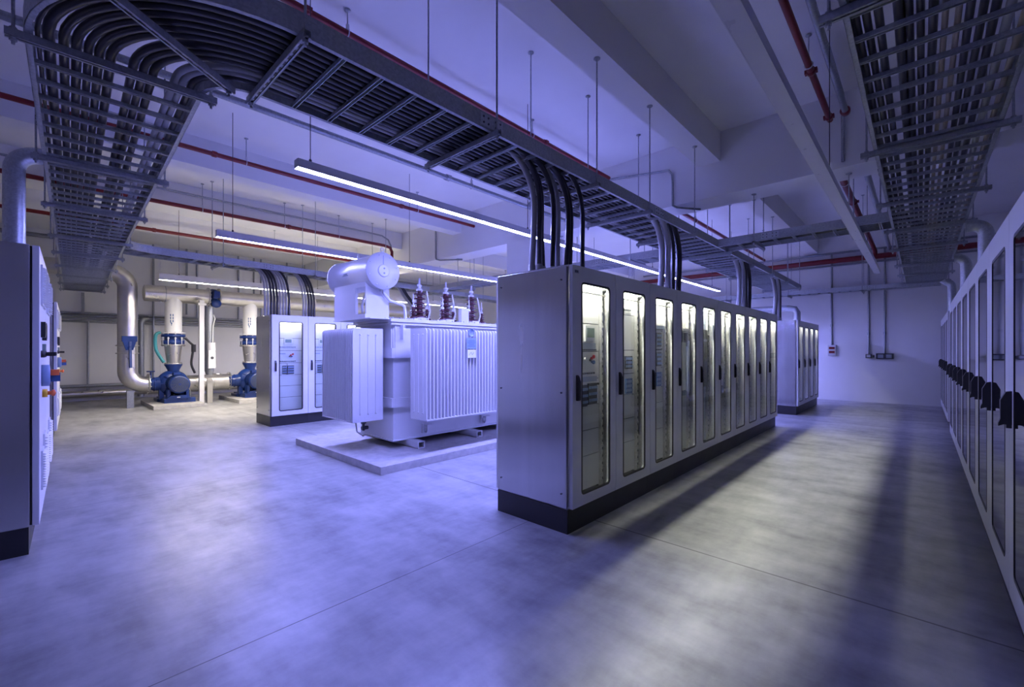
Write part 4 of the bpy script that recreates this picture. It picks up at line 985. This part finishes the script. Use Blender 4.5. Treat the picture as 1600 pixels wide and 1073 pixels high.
# conduits on the girder, beam and far wall
def bent(label, pts, r=.016, mat='conduit', name='bent_conduit'):
    single(MB().tube(pts, r, 8), name, mat, label, 'conduit')
gy = GY0-.03
bent('thin conduit looping over the girder face beside the central tray', [(-4.7, gy, 4.74), (-3.3, gy, 4.56), (-3.12, gy, 4.54), (-3.06, gy, 4.46), (-3.05, gy, 4.3), (-3.05, gy, 3.98), (-3.05, gy, 3.93), (-3.0, GY0+.02, 3.90), (-2.75, GY0+.4, 3.90)], .018)
bent('thin conduit dropping down the girder face near the transformer', [(-9.53, gy, 4.9), (-9.53, gy, 4.0), (-9.5, gy, 3.93), (-9.4, gy+.05, 3.90), (-8.9, gy+.4, 3.90)], .02)
bent('thin conduit along the beam side, curving down at its end', [(-11.14, -4, 4.74), (-11.14, 6.2, 4.74), (-11.14, 6.6, 4.73), (-11.14, 6.8, 4.65), (-11.14, 6.88, 4.5), (-11.14, 6.9, 4.42)], .022)
bent('thin conduit dropping down the girder face over the aisle', [(-.75, 5.9, 4.86), (-.75, 6.0, 4.86), (-.75, 7.18, 4.86), (-.75, gy, 4.80), (-.75, gy, 4.0)], .022)
bent('thin pale conduit along the far wall above the red pipe', [(-8, YW-.06, 4.40), (1.8, YW-.06, 4.40)], .03)
bent('thin blue grey conduit along the far wall below the red pipe', [(-8, YW-.06, 4.03), (1.8, YW-.06, 4.03)], .025)
def wall_box(x, z, w_, h_, label, mats, rocker=None, zc=4.03, name='switch_box'):
    t = thing(name, label, 'switch', (x, YW, z), 0)
    b = MB().box(-w_/2, w_/2, -.07, 0, -h_/2, h_/2); b.build('housing', mats[0], t, .006)
    if rocker:
        for (x0, x1, z0, z1, m) in rocker: MB().box(x0, x1, -.082, -.0705, z0, z1).build('switch_cover', m, t)
    return t
for k, (x, z1, l) in enumerate(((-1.96, 1.66, 'upright conduit down to the red and white box on the far wall'), (-1.09, 1.39, 'upright conduit down to the small square box on the far wall'), (-.735, 1.40, 'upright conduit down to the double box on the far wall'))):
    single(MB().cyl((x, YW-.03, z1), (x, YW-.03, 4.4), .024, seg=8).cyl((x, YW-.035, z1+.55), (x, YW-.035, z1+.62), .034, seg=8), 'drop_conduit', 'conduit', l, 'conduit')
wall_box(-1.95, 1.50, .20, .32, 'white switch box with dark red covers on the far wall', ['alu'], [(-.07, .07, .03, .10, 'firered'), (-.07, .07, -.09, -.02, 'firered')])
wall_box(-1.09, 1.33, .14, .11, 'small square switch box with pale face on the far wall', ['dark'], [(-.045, .045, -.035, .035, 'alu')])
wall_box(-.735, 1.33, .38, .16, 'double dark switch box on the far wall', ['dark'], [(-.15, -.03, -.05, .05, 'strip'), (.03, .15, -.05, .05, 'strip')])
wall_box(-.985, 1.33, .05, .07, 'tiny dark knob box between the two switch boxes', ['dark'])
single(MB().cyl((-4.2, 15.2, 2.75), (-2.9, 15.2, 2.75), .09, seg=20).tube([(-2.9, 15.2, 2.75), (-2.72, 15.2, 2.72), (-2.66, 15.2, 2.6), (-2.66, 15.2, 2.2)], .09, 20), 'steel_duct', 'galv', 'bright steel duct bending down at the far end beyond the central row', 'duct')
# ------------------------------------------------------------------ camera and world
cam = bpy.data.objects.new('camera', bpy.data.cameras.new('camera')); COL.objects.link(cam)
cam.location = (0, 0, 1.5); cam.rotation_euler = (PI/2, 0, math.radians(42.88))
cam.data.sensor_width = 36; cam.data.lens = 36*687/1600; cam.data.shift_y = (547-536.5)/1600; cam.data.clip_start = .05; cam.data.clip_end = 100
SC.camera = cam
wd = bpy.data.worlds.new('world'); SC.world = wd; wd.use_nodes = True
wd.node_tree.nodes['Background'].inputs[0].default_value = (.35, .36, .8, 1); wd.node_tree.nodes['Background'].inputs[1].default_value = .02
SC.view_settings.view_transform = 'Standard'; SC.view_settings.look = 'None'; SC.view_settings.exposure = 0.0; SC.view_settings.gamma = 1.0
